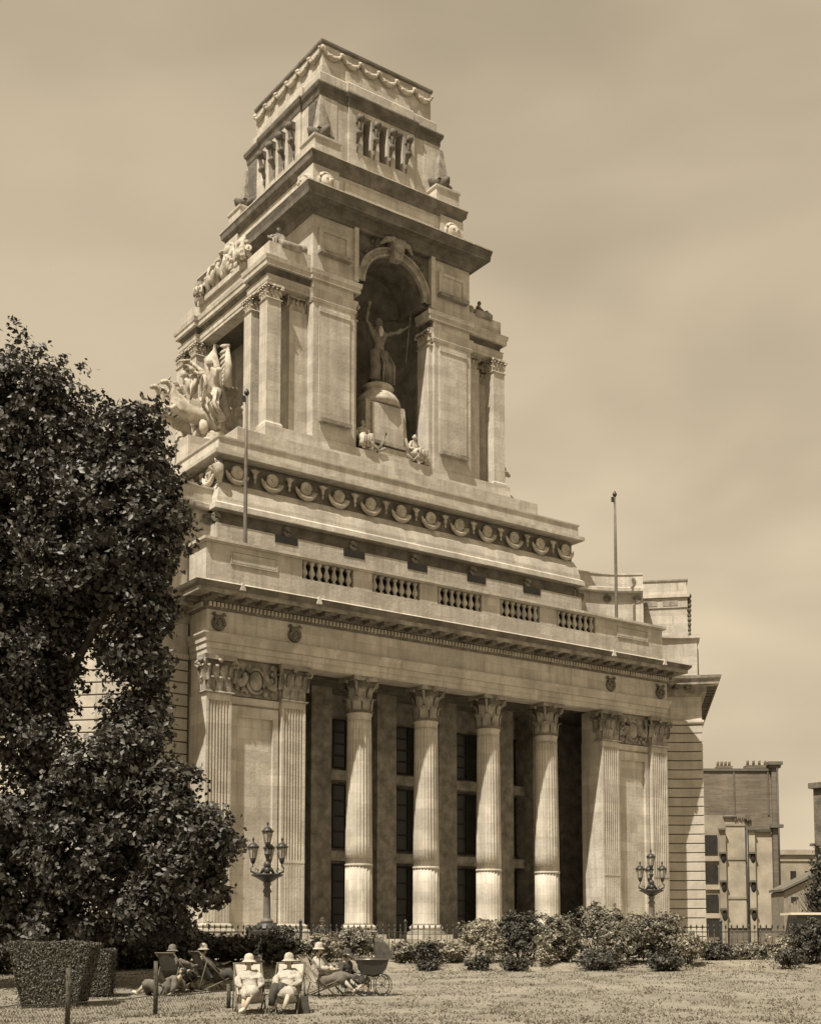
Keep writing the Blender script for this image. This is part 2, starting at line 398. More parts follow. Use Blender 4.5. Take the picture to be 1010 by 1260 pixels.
def square_capital(a, b, H, s=1.0):      # half sizes a (x) and b (y)
    mb = MB(); mb.cur = 1; mb.box(-a, a, -b, b, .12, H * .87); mb.cur = 0; mb.mould([(-a, -b), (a, -b), (a, b), (-a, b)], [(-.05, 0), (.08, 0), (.13, .06), (.08, .12), (-.05, .12)], True)
    pr = .32 * s
    for z0, h, off, q in ((.12, H * .38, 0, 1.), (.32 * H, H * .42, .5, 1.25)):
        for (o, sd, half, dist) in ((Vector((0, -1)), Vector((1, 0)), a, b), (Vector((0, 1)), Vector((1, 0)), a, b), (Vector((-1, 0)), Vector((0, 1)), b, a), (Vector((1, 0)), Vector((0, 1)), b, a)):
            n = max(1, round(2 * half / (.50 * s))); w = 2 * half / n
            for k in range(n + (1 if off else 0)):
                leafstrip(mb, o * dist + sd * (-half + w * (k + (0 if off else .5))), o, sd, z0, h, w * .92, pr * q)
    for sx in (-1, 1):
        for sy in (-1, 1):
            d = Vector((sx, sy)).normalized(); c = Vector((sx * (a + .16 * s), sy * (b + .16 * s)))
            volute(mb, c, d, H * .77, .24 * s); mb.tube([(sx * a * .8, sy * b * .8, H * .5), (sx * a, sy * b, H * .66), (c.x, c.y, H * .88)], .07 * s, 5)
    for o in (-1, 1): mb.ball((0, o * (b + .18 * s), H * .86), .16 * s, 8, 5); mb.ball((o * (a + .18 * s), 0, H * .86), .16 * s, 8, 5)
    e = .22 * s; mb.prism([(-a - e, -b - e), (-a * .5, -b - e * .6), (a * .5, -b - e * .6), (a + e, -b - e), (a + e * .7, 0), (a + e, b + e), (-a - e, b + e), (-a - e * .7, 0)], H * .875, H * .998)
    return mb

# --- four giant columns
Z_FL, Z_CAP, Z_ARC = 1.6, 14.62, 16.68
def flute(n, d):
    return lambda a, z: 1 - d * abs(math.sin(a * n / 2)) ** .7
sh = MB(); r0, r1 = .80, .70
def rr(z): t = (z - 2.4) / (Z_CAP - 2.4); return r0 - (r0 - r1) * t ** 1.5
zs1 = [2.4, 2.5, 4, 5.74]; zs2 = [5.88, 7, 9, 11, 12.5, 13.9, 14.2]
N_ = 120
F = flute(24, .085); F2 = flute(24, .045)
sh.lathe([(rr(2.4) * 1.09, 2.4), (rr(2.4) * 1.0, 2.52)] + [(rr(z), z) for z in zs1[2:]], N_, fn=F2)
sh.lathe([(rr(5.8) * 1.0, 5.74), (rr(5.8) * 1.03, 5.76), (rr(5.8) * 1.03, 5.86), (rr(5.8), 5.88)], N_)
sh.lathe([(rr(z), z) for z in zs2], N_, fn=F)
sh.lathe([(rr(14.2), 14.2), (rr(14.3), 14.45), (rr(14.3) * 1.07, 14.5), (rr(14.3) * 1.07, 14.6), (rr(14.3), Z_CAP)], 32)
shaft_me = sh.mesh('shaft', STONE)
bs = MB().lathe([(1.08, 1.85), (1.14, 1.95), (1.08, 2.05), (.95, 2.07), (.93, 2.16), (1.0, 2.18), (1.02, 2.27), (.95, 2.36), (.86, 2.4)], 28); bs.box(-1.15, 1.15, -1.15, 1.15, 1.6, 1.85)
base_me = bs.mesh('column_base', STONE); cap_me = round_capital(.72, Z_ARC - Z_CAP).mesh('capital', [STONE_D, STONE_K])
for k in (-7.2, -2.4, 2.4, 7.2):
    c = dupl('column', shaft_me, (XC + k, .88, 0)); obj('capital', cap_me, c, (0, 0, Z_CAP)); obj('column_base', base_me, c)

# --- the two end piers with fluted pilasters
def pilaster(w, d, nf=7):
    mb = MB(); 
    def stage(z0, z1, dep):
        poly = [(-w / 2, -0.0)]; m = .12; fw = (w - 2 * m) / nf
        for i in range(nf):
            x0 = -w / 2 + m + i * fw; x0a = x0 + fw * .14; x1a = x0 + fw * .86
            poly += [(x0a, 0), (x0a + .02, dep * .8), ((x0a + x1a) / 2, dep), (x1a - .02, dep * .8), (x1a, 0)]
        poly += [(w / 2, 0), (w / 2, d), (-w / 2, d)]
        mb.prism(poly, z0, z1)
    stage(2.42, 5.74, .012); mb.box(-w / 2, w / 2, -.02, d, 5.74, 5.88); stage(5.88, 14.25, .085); mb.box(-w / 2, w / 2, 0, d, 14.25, Z_CAP)
    mb.box(-w / 2 - .22, w / 2 + .22, -.25, d, 1.6, 1.9); mb.mould([(-w / 2, d), (-w / 2, 0), (w / 2, 0), (w / 2, d)], [(-.05, 1.9), (.2, 1.9), (.25, 2.0), (.2, 2.12), (.08, 2.16), (.14, 2.3), (0.02, 2.42), (-.05, 2.42)])
    return mb
PW = 1.5
pil_me = pilaster(PW, .4).mesh('pilaster', STONE); pcap = square_capital(PW / 2, .3, Z_ARC - Z_CAP, .92).mesh('capital', [STONE_D, STONE_K])
PD = 2.0
for sgn in (-1, 1):
    o = XC + sgn * (XC - 3.08); nm = 'end_pier'
    pr = B(o - 3.06, o + 3.06, .401, PD, 1.6, Z_CAP + .02); pr.box(o - 3.0, o + 3.0, .48, PD, Z_CAP + .02, Z_ARC)
    # panel between the pilasters
    pr.mould([(o - 1.5, .40), (o + 1.5, .40)], [(0, 14.2), (.10, 14.22), (.16, 14.36), (.16, 14.5), (.22, 14.6), (0, 14.6)])
    for a, b_, c_, d_ in ((o - 1.45, o - 1.12, 1.6, 14.1), (o + 1.12, o + 1.45, 1.6, 14.1), (o - 1.12, o + 1.12, 13.55, 14.1)): pr.box(a, b_, .22, .402, c_, d_)
    pier = bpart(nm, pr)
    for q in (-1, 1):
        pl = obj('pilaster', pil_me, bld, (o + q * 2.3, 0, 0)); obj('capital', pcap, pl, (0, .3, Z_CAP))
    # carved cartouche with swags between the capitals
    ca = B(o - 1.45, o + 1.45, .30, .479, Z_CAP + .06, Z_ARC - .03); ca.ball((o, .22, Z_CAP + .95), (.42, .2, .55), 14, 9)
    ca.tube([(o + .55 * math.cos(t), .2, Z_CAP + .95 + .68 * math.sin(t)) for t in np.linspace(0, 2 * math.pi, 17)[:-1]], .1, 6, True)
    for q in (-1, 1):
        ca.tube([(o + q * (.4 + .9 * t), .16, Z_CAP + 1.75 - 1.0 * math.sin(math.pi * t * .8) - .1 * t) for t in np.linspace(0, 1, 9)], [.09, .13, .17, .2, .2, .18, .15, .12, .09], 7)
        for _ in range(14): ca.ball((o + q * random.uniform(.5, 1.3), .2, Z_CAP + random.uniform(.2, 1.8)), random.uniform(.08, .19), 6, 4)
        ca.tube([(o + q * 1.15, .18, Z_CAP + 1.8), (o + q * 1.25, .16, Z_CAP + 1.2), (o + q * 1.2, .18, Z_CAP + .5)], [.13, .1, .05], 6)
    bpart('cartouche', ca, STONE_D)

# --- entablature
ent = [(0, PD), (0, 0), (WID, 0), (WID, PD)]
mb = MB().mould(ent, [(-1.4, 16.68), (0, 16.68), (0, 17.02), (.06, 17.03), (.06, 17.36), (.13, 17.37), (.13, 17.64), (.26, 17.8), (.26, 17.88), (-1.4, 17.88)])
bpart('architrave', mb)
mb = MB().mould(ent, [(-.9, 17.88), (0.02, 17.88), (0.02, 19.12), (-.9, 19.12)]); bpart('frieze', mb)
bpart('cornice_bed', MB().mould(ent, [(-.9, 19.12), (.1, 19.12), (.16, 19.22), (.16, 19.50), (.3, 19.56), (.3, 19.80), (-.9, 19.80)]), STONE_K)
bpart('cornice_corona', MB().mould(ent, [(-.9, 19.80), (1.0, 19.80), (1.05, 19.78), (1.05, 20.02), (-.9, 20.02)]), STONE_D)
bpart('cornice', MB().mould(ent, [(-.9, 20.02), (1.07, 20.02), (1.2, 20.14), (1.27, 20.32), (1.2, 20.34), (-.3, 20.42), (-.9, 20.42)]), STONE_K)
dn = MB(); x = .0
while x < WID: dn.box(x, x + .14, -.285, -.162, 19.24, 19.48); x += .235
y = .1
while y < PD: dn.box(-.285, -.162, y, y + .14, 19.24, 19.48); dn.box(WID + .162, WID + .285, y, y + .14, 19.24, 19.48); y += .235
bpart('dentils', dn, STONE_S, kind='stuff')
mo = MB().add([(-.2, 0, .0), (.2, 0, 0), (.2, -.62, .04), (-.2, -.62, .04), (-.2, 0, .23), (.2, 0, .23), (.2, -.62, .23), (-.2, -.62, .23)], [(0, 1, 2, 3), (4, 7, 6, 5), (0, 4, 5, 1), (1, 5, 6, 2), (2, 6, 7, 3), (3, 7, 4, 0)])
mo.tube([(-.2, -.52, .05), (.2, -.52, .05)], .07, 6)
mome = mo.mesh('modillion', STONE_K)
for i in range(36): dupl('modillion', mome, (.0 + i * (WID / 35), -.301, 19.57))
for i in range(2):
    for sx, rz in ((0, -math.pi / 2), (WID, math.pi / 2)): dupl('modillion', mome, (sx + (-.301 if sx == 0 else .301), .5 + i * 1.0, 19.57), rz)
# little stone drips that break the cornice line
for x in (1.45, 6.2, WID - 6.2, WID - 1.45):
    d = MB(); d.frustum((x, -1.24), .16, .1, 20.04, 20.46, .05, .07); bpart('cornice_boss', d)
wr = MB()
wr.tube([(.33 * math.cos(t), 0, .33 * math.sin(t)) for t in np.linspace(0, 2 * math.pi, 21)[:-1]], .11, 7, True); wr.ball((0, -.02, 0), (.15, .1, .15), 10, 6)
for q in (-1, 1): wr.tube([(q * .18, -.02, .36), (q * .3, -.04, .5), (q * .42, -.02, .42)], [.07, .09, .05], 5)
wme = wr.mesh('wreath', STONE_K)
for x in (.66, 5.35, WID - 5.35, WID - .66): dupl('wreath', wme, (x, -.08, 18.42))

# --- parapet with balustrades
BAL = [(6.0, 9.45), (10.77, 14.2), (15.5, 18.95), (20.4, 23.7), (25.15, 28.6)]
par = [(0.04, PD + .3), (0.04, .26), (WID - .04, .26), (WID - .04, PD + .3)]
base = MB().mould(par, [(-.8, 20.42), (.10, 20.42), (.10, 20.75), (0, 20.85), (0, 21.80), (-.8, 21.80)])
bpart('parapet_plinth', base)
last = .04
for a, b_ in BAL + [(WID - .04, None)]:
    bpart('parapet_pier', B(last, a, .26, 1.06, 21.80, 22.88)); last = b_
for x in (0.04, WID - .84): bpart('parapet_pier', B(x, x + .8, 1.062, PD + .3, 21.80, 22.878))
cp = MB().mould(par, [(-.9, 22.88), (.10, 22.88), (.22, 22.96), (.22, 23.12), (-.1, 23.2), (-.9, 23.2)]); bpart('coping', cp)
for x0 in (1.5, WID - 4.38):
    pn = MB(); z0, z1, x1 = 21.86, 22.62, x0 + 2.88; t = .06
    for q in ((x0, x1, z0, z0 + t), (x0, x1, z1 - t, z1), (x0, x0 + t, z0 + t, z1 - t), (x1 - t, x1, z0 + t, z1 - t)): pn.box(q[0], q[1], .20, .259, q[2], q[3])
    pn.box(x0 + .1, x1 - .1, .215, .258, z0 + .1, z1 - .1)
    bpart('parapet_panel', pn)
bal = MB().lathe([(.16, 0), (.16, .08), (.09, .1), (.07, .16), (.11, .24), (.185, .36), (.185, .46), (.11, .66), (.075, .82), (.11, .86), (.09, .9), (.15, .94), (.15, 1.08)], 12)
bme = bal.mesh('baluster', STONE)
for a, b_ in BAL:
    bs_ = bpart('balustrade_rail', B(a, b_, .50, .98, 21.802, 21.86))
    n = 7
    for i in range(n): obj('baluster', bme, bs_, (a + (b_ - a) * (i + .5) / n, .46, 21.80))
    bpart('balustrade_shade_back', B(a, b_, .985, 1.055, 21.86, 22.87), DARK)  # dark sheet added so the gaps between balusters read as shade
bpart('roof_deck', B(.5, WID - .5, 1.0, 27, 20.2, 20.44), STONE_K)

# --- tower base with vents, wave band and rosettes
T1 = hb(14.36, 5.12)
bpart('tower_base_wall', MB().mould(T1, [(-3, 20.4), (0.05, 20.4), (0.05, 25.78), (-3, 25.8)], True))
bpart('tower_base_band', MB().mould(T1, [(-3, 25.8), (-.28, 25.8), (-.28, 26.6), (-3, 26.6)], True), STONE_K)
for k in range(6):
    x = XC + (k - 2.5) * 4.87 
    if k < 5: bpart('vent', B(XC + (k - 2) * 4.87 - .78, XC + (k - 2) * 4.87 + .78, 5.04, 5.075, 25.32, 25.78), DARK)
ro = MB()
for k in range(3): ro.tube([((.12 + .08 * k) * math.cos(t), 0, (.12 + .08 * k) * math.sin(t)) for t in np.linspace(0, 2 * math.pi, 13)[:-1]], .035, 5, True)
rome = ro.mesh('rosette', STONE_D)
for k in range(7): dupl('rosette', rome, (XC + (k - 3) * 4.78, 5.27, 26.15))
for y in (6.2, 10.2, 14.2, 18.2): dupl('rosette', rome, (XC - 14.2, y, 26.15), -math.pi / 2)
bpart('tower_base_ledge', MB().mould(T1, [(-3, 26.6), (.22, 26.6), (.25, 26.62), (.22, 26.95), (-.0, 27.1), (-.02, 27.4), (-.12, 27.9), (-.32, 28.35), (-.34, 28.4), (-3, 28.4)], True))
bpart('rosette_frieze', MB().mould(T1, [(-3, 28.4), (-.42, 28.4), (-.42, 29.76), (-3, 29.76)], True), STONE_K)
bpart('tower_base_cornice', MB().mould(T1, [(-3, 29.76), (.24, 29.9), (.26, 29.92), (.26, 30.16), (-.05, 30.26), (-.08, 30.92), (.0, 30.98), (.0, 31.08), (-3, 31.1)], True))
rs_ = MB()
for r_, t_ in ((.36, .07), (.22, .06)): rs_.tube([(r_ * math.cos(t), 0, r_ * math.sin(t) + .05) for t in np.linspace(0, 2 * math.pi, 17)[:-1]], t_, 6, True)
rs_.ball((0, -.05, .05), (.14, .12, .14), 8, 6); rs_.ball((0, .02, .05), (.42, .1, .42), 14, 6)
rs_.tube([(.74 * math.cos(t), -.02, .70 * math.sin(t) + .15) for t in np.linspace(math.pi + .15, 2 * math.pi - .15, 13)], [.05, .09, .12, .14, .16, .17, .175, .17, .16, .14, .12, .09, .05], 7)
rs_.tube([(.56 * math.cos(t), .0, .52 * math.sin(t) + .08) for t in np.linspace(math.pi + .3, 2 * math.pi - .3, 9)], .06, 5)
pd = MB(); pd.ball((0, 0, .34), (.22, .14, .17), 8, 5); pd.ball((0, 0, .08), (.12, .1, .22), 8, 5); pd.tube([(-.26, 0, .42), (0, -.03, .30), (.26, 0, .42)], .07, 5); pd.ball((0, 0, -.25), (.07, .07, .14), 6, 4)
rsm = rs_.mesh('festoon_rosette', STONE_S); pdm = pd.mesh('pendant', STONE_S)
for k in range(12):
    x = 4.5 + k * 2.376; dupl('festoon_rosette', rsm, (x, 5.30, 29.05))
    if k < 11: dupl('pendant', pdm, (x + 1.188, 5.30, 29.05))
for k in range(8):
    dupl('festoon_rosette', rsm, (XC - 14.2, 6.6 + k * 2.3, 29.05), -math.pi / 2)
    dupl('pendant', pdm, (XC - 14.1, 7.75 + k * 2.3, 29.05), -math.pi / 2)
cn = MB(); cn.tube([(XC - 14.2, 5.3, 29.6), (XC - 14.35, 5.15, 29.2), (XC - 14.25, 5.2, 28.7), (XC - 14.1, 5.35, 28.3)], [.3, .36, .3, .12], 8)
for k in range(5): cn.tube([(XC - 14.3 + .12 * math.cos(k), 5.2 - .1 * math.sin(k), 29.5), (XC - 14.6 + .2 * math.cos(k * 1.3), 4.95 + .15 * k, 29.1), (XC - 14.3, 5.2, 28.5)], [.06, .1, .05], 5)
cn.ball((XC - 14.15, 5.3, 28.4), (.16, .16, .2), 8, 5); bpart('corner_shell', cn, STONE_S)

# --- tower plinth
bpart('tower_plinth', MB().mould(hb(13.3, 6.0), [(-4, 31.1), (0, 31.1), (0, 31.32), (-4, 31.34)], True))
bpart('tower_plinth', MB().mould(hb(12.1, 7.06), [(-9, 31.34), (0, 31.34), (0, 32.7), (-9, 32.72)], True))
bpart('tower_plinth', MB().mould(hb(9.9, 7.5), [(-9, 32.72), (0.05, 32.72), (0.0, 33.3), (0.0, 33.6), (-9, 33.6)], True))

# --- tower core with the arched niche
H0, H1 = 33.6, 49.2; CH = 6.44; CYF = 7.57; NH = 2.98; NC = XC
core = MB()
core.box(NC - CH, NC - NH - .3, CYF + .12, 12, H0, 44.4); core.box(NC + NH + .3, NC + CH, CYF + .12, 12, H0, 44.4)
core.box(NC - CH, NC + CH, 12, 21.03, H0, H1)
core.box(NC - CH, NC - NH - .02, CYF + .1, 12, 44.4, H1); core.box(NC + NH + .02, NC + CH, CYF + .1, 12, 44.4, H1)
bpart('tower_core', core)
# arch wall (semicircular opening)
ZS = 45.15; ar = NH - .02
def archwall(r, y0, y1, zt, hw, zs, n=20):
    mb = MB(); vs = []; fs = []
    for y in (y0, y1):
        for i in range(n + 1):
            t = math.pi * i / n; vs.append((NC - r * math.cos(t), y, zs + r * math.sin(t)))
        for i in range(n + 1):
            t = math.pi * i / n; x = -hw * math.cos(t); c, s = -math.cos(t), math.sin(t)
            k = min(hw / max(abs(c), 1e-6), (zt - zs) / max(s, 1e-6)); vs.append((NC + c * k, y, zs + s * k))
    m = n + 1
    for i in range(n):
        fs += [(i, i + 1, m + i + 1, m + i), (2 * m + i, 3 * m + i, 3 * m + i + 1, 2 * m + i + 1), (i, 2 * m + i, 2 * m + i + 1, i + 1), (m + i, m + i + 1, 3 * m + i + 1, 3 * m + i)]
    return mb.add(vs, fs)
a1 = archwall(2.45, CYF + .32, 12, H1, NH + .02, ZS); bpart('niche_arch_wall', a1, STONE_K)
av = MB()
for r_, y_, w_ in ((2.42, .0, .62),):
    n = 28; vs = []; fs = []
    prof = [(0, .34), (0, .02), (.10, -.02), (.2, .04), (.22, .10), (.42, .06), (.44, -.02), (.58, -.04), (.62, .04), (.62, .34)]
    for i in range(n + 1):
        t = math.pi * i / n
        for o, dy in prof: vs.append((NC - (r_ + o) * math.cos(t), CYF + dy, ZS + (r_ + o) * math.sin(t)))
    k = len(prof)
    for i in range(n):
        for a in range(k - 1): fs.append((i * k + a, (i + 1) * k + a, (i + 1) * k + a + 1, i * k + a + 1))
    av.add(vs, fs)
bpart('archivolt', av, STONE_D)
ks = MB(); ks.frustum((NC, CYF - .1), .35, .3, ZS + 2.1, ZS + 3.5, .5, .42); ks.ball((NC, CYF - .5, ZS + 3.0), (.4, .3, .5), 10, 7)
for q in (-1, 1): ks.tube([(NC + q * .3, CYF - .3, ZS + 3.4), (NC + q * .9, CYF - .3, ZS + 3.3), (NC + q * 1.3, CYF - .1, ZS + 2.95)], [.25, .2, .1], 6)
bpart('keystone', ks, STONE_D)
# niche: curved back with half dome
ni = MB(); n = 16; vs = []; fs = []; yb = 9.6
for z in (H0, ZS):
    for i in range(n + 1):
        t = math.pi * i / n; vs.append((NC - (NH - .1) * math.cos(t), yb + 2.35 * math.sin(t), z))
for i in range(n): fs.append((i, i + 1, n + 2 + i, n + 1 + i))
ni.add(vs, fs, True); vs = []; fs = []; m_ = 8
for j in range(m_ + 1):
    p = math.pi / 2 * j / m_
    for i in range(n + 1):
        t = math.pi * i / n; vs.append((NC - 2.75 * math.cos(p) * math.cos(t), yb + 2.35 * math.cos(p) * math.sin(t), ZS + 2.75 * math.sin(p)))
for j in range(m_):
    for i in range(n): fs.append((j * (n + 1) + i, j * (n + 1) + i + 1, (j + 1) * (n + 1) + i + 1, (j + 1) * (n + 1) + i))
ni.add(vs, fs, True); ni.box(NC - NH - .2, NC - NH + .1, CYF + 1.5, yb + .1, H0, ZS + .05); ni.box(NC - NH - .2, NC - 2.4, CYF + .4, yb + 1.6, ZS - .2, ZS + .02); ni.box(NC + 2.4, NC + NH + .2, CYF + .4, yb + 1.6, ZS - .2, ZS + .02); ni.box(NC + NH - .1, NC + NH + .2, CYF + 1.5, yb + .1, H0, ZS)
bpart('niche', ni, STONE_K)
# broad panelled pilasters either side of the niche, inner jamb pilasters
for s in (-1, 1):
    xo, xi = NC + s * CH, NC + s * (NH + .28); x0, x1 = min(xo, xi), max(xo, xi)
    bp = B(x0, x1, CYF, CYF + .119, H0, 43.45)
    bpart('broad_pilaster', bp)
    c = (x0 + x1) / 2; hw = (x1 - x0) / 2 - .42
    pn = B(c - hw, c + hw, CYF - .07, CYF - .002, 34.75, 42.35)
    pn.box(c - hw, c + hw, CYF - .12, CYF - .072, 42.0, 42.35)
    bpart('panel', pn)
    sl = B(c - hw, c + hw, CYF - .42, CYF - .073, 34.62, 34.86); bpart('panel_sill', sl, STONE_D)
    bpart('pilaster_moulding', MB().mould([(x0, 12), (x0, CYF), (x1, CYF), (x1, 12)] if s < 0 else [(x0, 12), (x0, CYF), (x1, CYF), (x1, 12)], [(-.1, 42.6), (.06, 42.62), (.12, 42.8), (.05, 42.86), (.1, 43.2), (.18, 43.45), (-.1, 43.45)]))
    # jamb pilaster
    j = NC + s * (NH - .02); j0, j1 = min(j, j + s * .6), max(j, j + s * .6)
    jp = B(j0, j1, CYF + .25, CYF + 1.6, H0, 42.3); jo = bpart('jamb_pilaster', jp)
    part('capital', square_capital(.26, .62, 1.25, .62), [STONE_S, STONE_K], jo, loc=((j0 + j1) / 2, CYF + .9, 42.3))
# square panels above, spandrel frames
    zc0, zc1 = 46.15, 47.5; a, b_ = c - .9, c + .9
    sp = MB()
    for q in ((a - .28, b_ + .28, zc1, zc1 + .25), (a - .28, a, zc0 - .0, zc1), (b_, b_ + .28, zc0, zc1)): sp.box(q[0], q[1], CYF - .05, CYF + .1, q[2], q[3])
    sp.box(a, b_, CYF + .03, CYF + .1, zc0, zc1)
    bpart('square_panel', sp); bpart('square_panel_sill', B(a - .35, b_ + .35, CYF - .35, CYF + .098, zc0 - .22, zc0), STONE_D)
    st = B(min(NC + s * 2.99, NC + s * 3.32), max(NC + s * 2.99, NC + s * 3.32), CYF - .08, CYF + .1, 44.9, 48.7); bpart('spandrel_strip', st)
    spd = MB()
    for _ in range(26):
        t = random.uniform(.75, 1.25); ra = random.uniform(3.1, 3.7); spd.ball((NC + s * ra * math.cos(t) * .98, CYF + .3, ZS + ra * math.sin(t) * .98), random.uniform(.08, .2), 6, 4)
    bpart('spandrel_carving', spd, STONE_K)

# --- order cornice running over porches and core, broken at the arch
PX = 9.7
def order_path(s):
    # plan of entablature on one side (left: s=-1), front wall to rear
    x = lambda v: NC + s * v
    pts = [(x(NH + .0), CYF + 1.6), (x(NH + .0), CYF + .05), (x(CH + .0), CYF + .05), (x(CH), CYF + .22), (x(PX), CYF + .22), (x(PX), 10.65), (x(PX - .3), 10.65), (x(PX - .3), 17.95), (x(PX), 17.95), (x(PX), 28.6 - CYF - .22), (x(CH), 28.6 - CYF - .22)]
    if s < 0: pts = pts[::-1]
    return pts
for s in (-1, 1):
    pth = order_path(s)
    bpart('porch_architrave', MB().mould(pth, [(-.95, 42.98), (-.1, 42.98), (-.1, 43.2), (-.06, 43.22), (-.06, 43.5), (.0, 43.58), (-.95, 43.58)]))
    bpart('porch_cornice', MB().mould(pth, [(-1.0, 44.12), (.14, 44.12), (.14, 44.42), (.2, 44.46), (.24, 44.74), (-1.0, 44.84)]))
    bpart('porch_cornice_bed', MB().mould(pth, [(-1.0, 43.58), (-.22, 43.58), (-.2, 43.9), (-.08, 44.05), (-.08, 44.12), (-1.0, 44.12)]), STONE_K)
    x0, x1 = sorted((NC + s * (CH - .2), NC + s * (PX - .5)))
    bpart('porch_ceiling', B(x0, x1, CYF + .8, 20.5, 43.4, 43.56), STONE_K)
    bpart('porch_attic', B(x0 - .3 if s < 0 else x0, x1 if s < 0 else x1 + .3, CYF + .35, 20.7, 44.6, 45.85))
    bpart('porch_floor', B(min(NC + s * CH, NC + s * PX), max(NC + s * CH, NC + s * PX), CYF + .1, 21.0, 33.55, 33.62))
# porch pillars
spm = B(-.5, .5, -.48, .48, 0, 8.35); spm.mould([(-.5, -.48), (.5, -.48), (.5, .48), (-.5, .48)], [(-.05, 0), (.12, 0), (.12, .2), (.03, .34), (-.05, .34)], True)
spm = spm.mesh('porch_pillar', STONE); spc = square_capital(.46, .44, 1.08, .62).mesh('capital', [STONE_S, STONE_K])
for s in (-1, 1):
    for y in (8.27, 10.35, 18.25, 20.33):
        p = obj('porch_pillar', spm, bld, (NC + s * (PX - .5), y, 33.6)); obj('capital', spc, p, (0, 0, 8.32))
    for y in (8.75, 19.85):
        e = bpart('engaged_pilaster', B(min(NC + s * (CH + .01), NC + s * (CH + 1.35)), max(NC + s * (CH + .01), NC + s * (CH + 1.35)), y - .45, y + .9, 33.6, 41.95))
        part('capital', square_capital(.62, .5, 1.05, .62), [STONE_S, STONE_K], e, loc=(NC + s * (CH + .66), y + .22, 41.93))

# --- great cornice and upper tower
c7 = hb(CH, CYF)
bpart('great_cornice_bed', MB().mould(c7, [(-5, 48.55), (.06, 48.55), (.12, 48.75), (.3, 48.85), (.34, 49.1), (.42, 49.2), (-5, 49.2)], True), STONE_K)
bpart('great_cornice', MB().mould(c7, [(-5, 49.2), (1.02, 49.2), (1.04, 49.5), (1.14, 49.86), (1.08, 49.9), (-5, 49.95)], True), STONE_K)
bpart('great_cornice_top', MB().mould(c7, [(-5, 49.955), (1.16, 49.91), (1.16, 49.99), (-5, 50.1)], True), STONE)
c8 = hb(6.2, 8.1)
bpart('mask_storey', MB().mould(c8, [(-5, 50.05), (-.15, 50.05), (-.15, 52.25), (-5, 52.25)], True))
bpart('belt_cornice', MB().mould(hb(6.1, 8.2), [(-5, 52.25), (.05, 52.25), (.12, 52.5), (.3, 52.65), (.34, 52.95), (.4, 53.1), (-5, 53.15)], True), STONE_K)
bpart('belt_cornice_top', MB().mould(hb(6.1, 8.2), [(-5, 53.155), (.41, 53.105), (.41, 53.18), (-5, 53.25)], True), STONE)
def corner_block():
    mb = B(-1.0, 1.0, -1.0, 1.0, 0, 2.3); return mb
cbm = corner_block().mesh('mask_block', STONE)
mk = MB(); mk.ball((0, -.1, 0), (.48, .38, .55), 12, 9); mk.tube([(.62 * math.cos(t), .02, .66 * math.sin(t)) for t in np.linspace(0, 2 * math.pi, 17)[:-1]], .14, 6, True)
mk.ball((0, -.48, -.05), (.1, .12, .2), 6, 5)
for q in (-1, 1): mk.ball((q * .2, -.42, .12), (.1, .08, .08), 6, 4); mk.tube([(q * .6, 0, -.3), (q * .75, .05, -.8)], [.14, .05], 5)
mkm = mk.mesh('lion_mask', STONE_S)
pedm = MB(); pedm.box(-1.0, 1.0, -.9, .9, 0, 1.15); pedm.mould([(-1, -.9), (1, -.9), (1, .9), (-1, .9)], [(-.1, 1.15), (.0, 1.15), (.1, 1.22), (.1, 1.36), (-.1, 1.4)], True); pedm.box(-1, 1, -.9, .9, 1.36, 1.42); pedm = pedm.mesh('finial_pedestal', STONE)
fin = MB(); fin.frustum((0, 0), .42, .42, .9, 3.2, .14, .14)
fnm = fin.mesh('obelisk', STONE_D)
fb = MB(); fb.box(-.55, .55, -.55, .55, .0, .35)
for a in range(4):
    d = Vector((math.cos(a * math.pi / 2), math.sin(a * math.pi / 2))); fb.tube([(d.x * .2, d.y * .2, .3), (d.x * .7, d.y * .7, .62), (d.x * 1.0, d.y * 1.0, .78)], [.42, .34, .12], 6)
fb.ball((0, 0, .75), (.5, .5, .38), 10, 6)
fbm = fb.mesh('scrolled_base', IRON if False else STONE_K)
for sx in (-1, 1):
    for sy in (-1, 1):
        px_, py_ = NC + sx * 5.22, 14.3 + sy * (14.3 - 9.07)
        dupl('mask_block', cbm, (px_, py_, 50.02))
        if sy < 0: dupl('lion_mask', mkm, (px_, py_ - 1.05, 51.2))
        if sx < 0: dupl('lion_mask', mkm, (px_ - 1.05, py_, 51.2), -math.pi / 2)
        p = dupl('finial_pedestal', pedm, (NC + sx * 5.0, 14.3 + sy * (14.3 - 9.15), 53.2)); obj('scrolled_base', fbm, p, (0, 0, 1.42)); obj('obelisk', fnm, p, (0, 0, 1.42))
for cx_, yy in ((NC, 7.92),): bpart('attic_panel', B(NC - 3.7, NC + 3.7, 8.16, 8.25, 50.6, 51.9))
bpart('attic_panel', B(11.33, 11.42, 10.6, 18, 50.6, 51.9))
sh_h, sh_y = 5.03, 9.31
bpart('upper_shaft_base', MB().mould(hb(sh_h, sh_y), [(-4, 53.2), (.25, 53.2), (.25, 53.9), (0, 54.2), (-4, 54.2)], True))
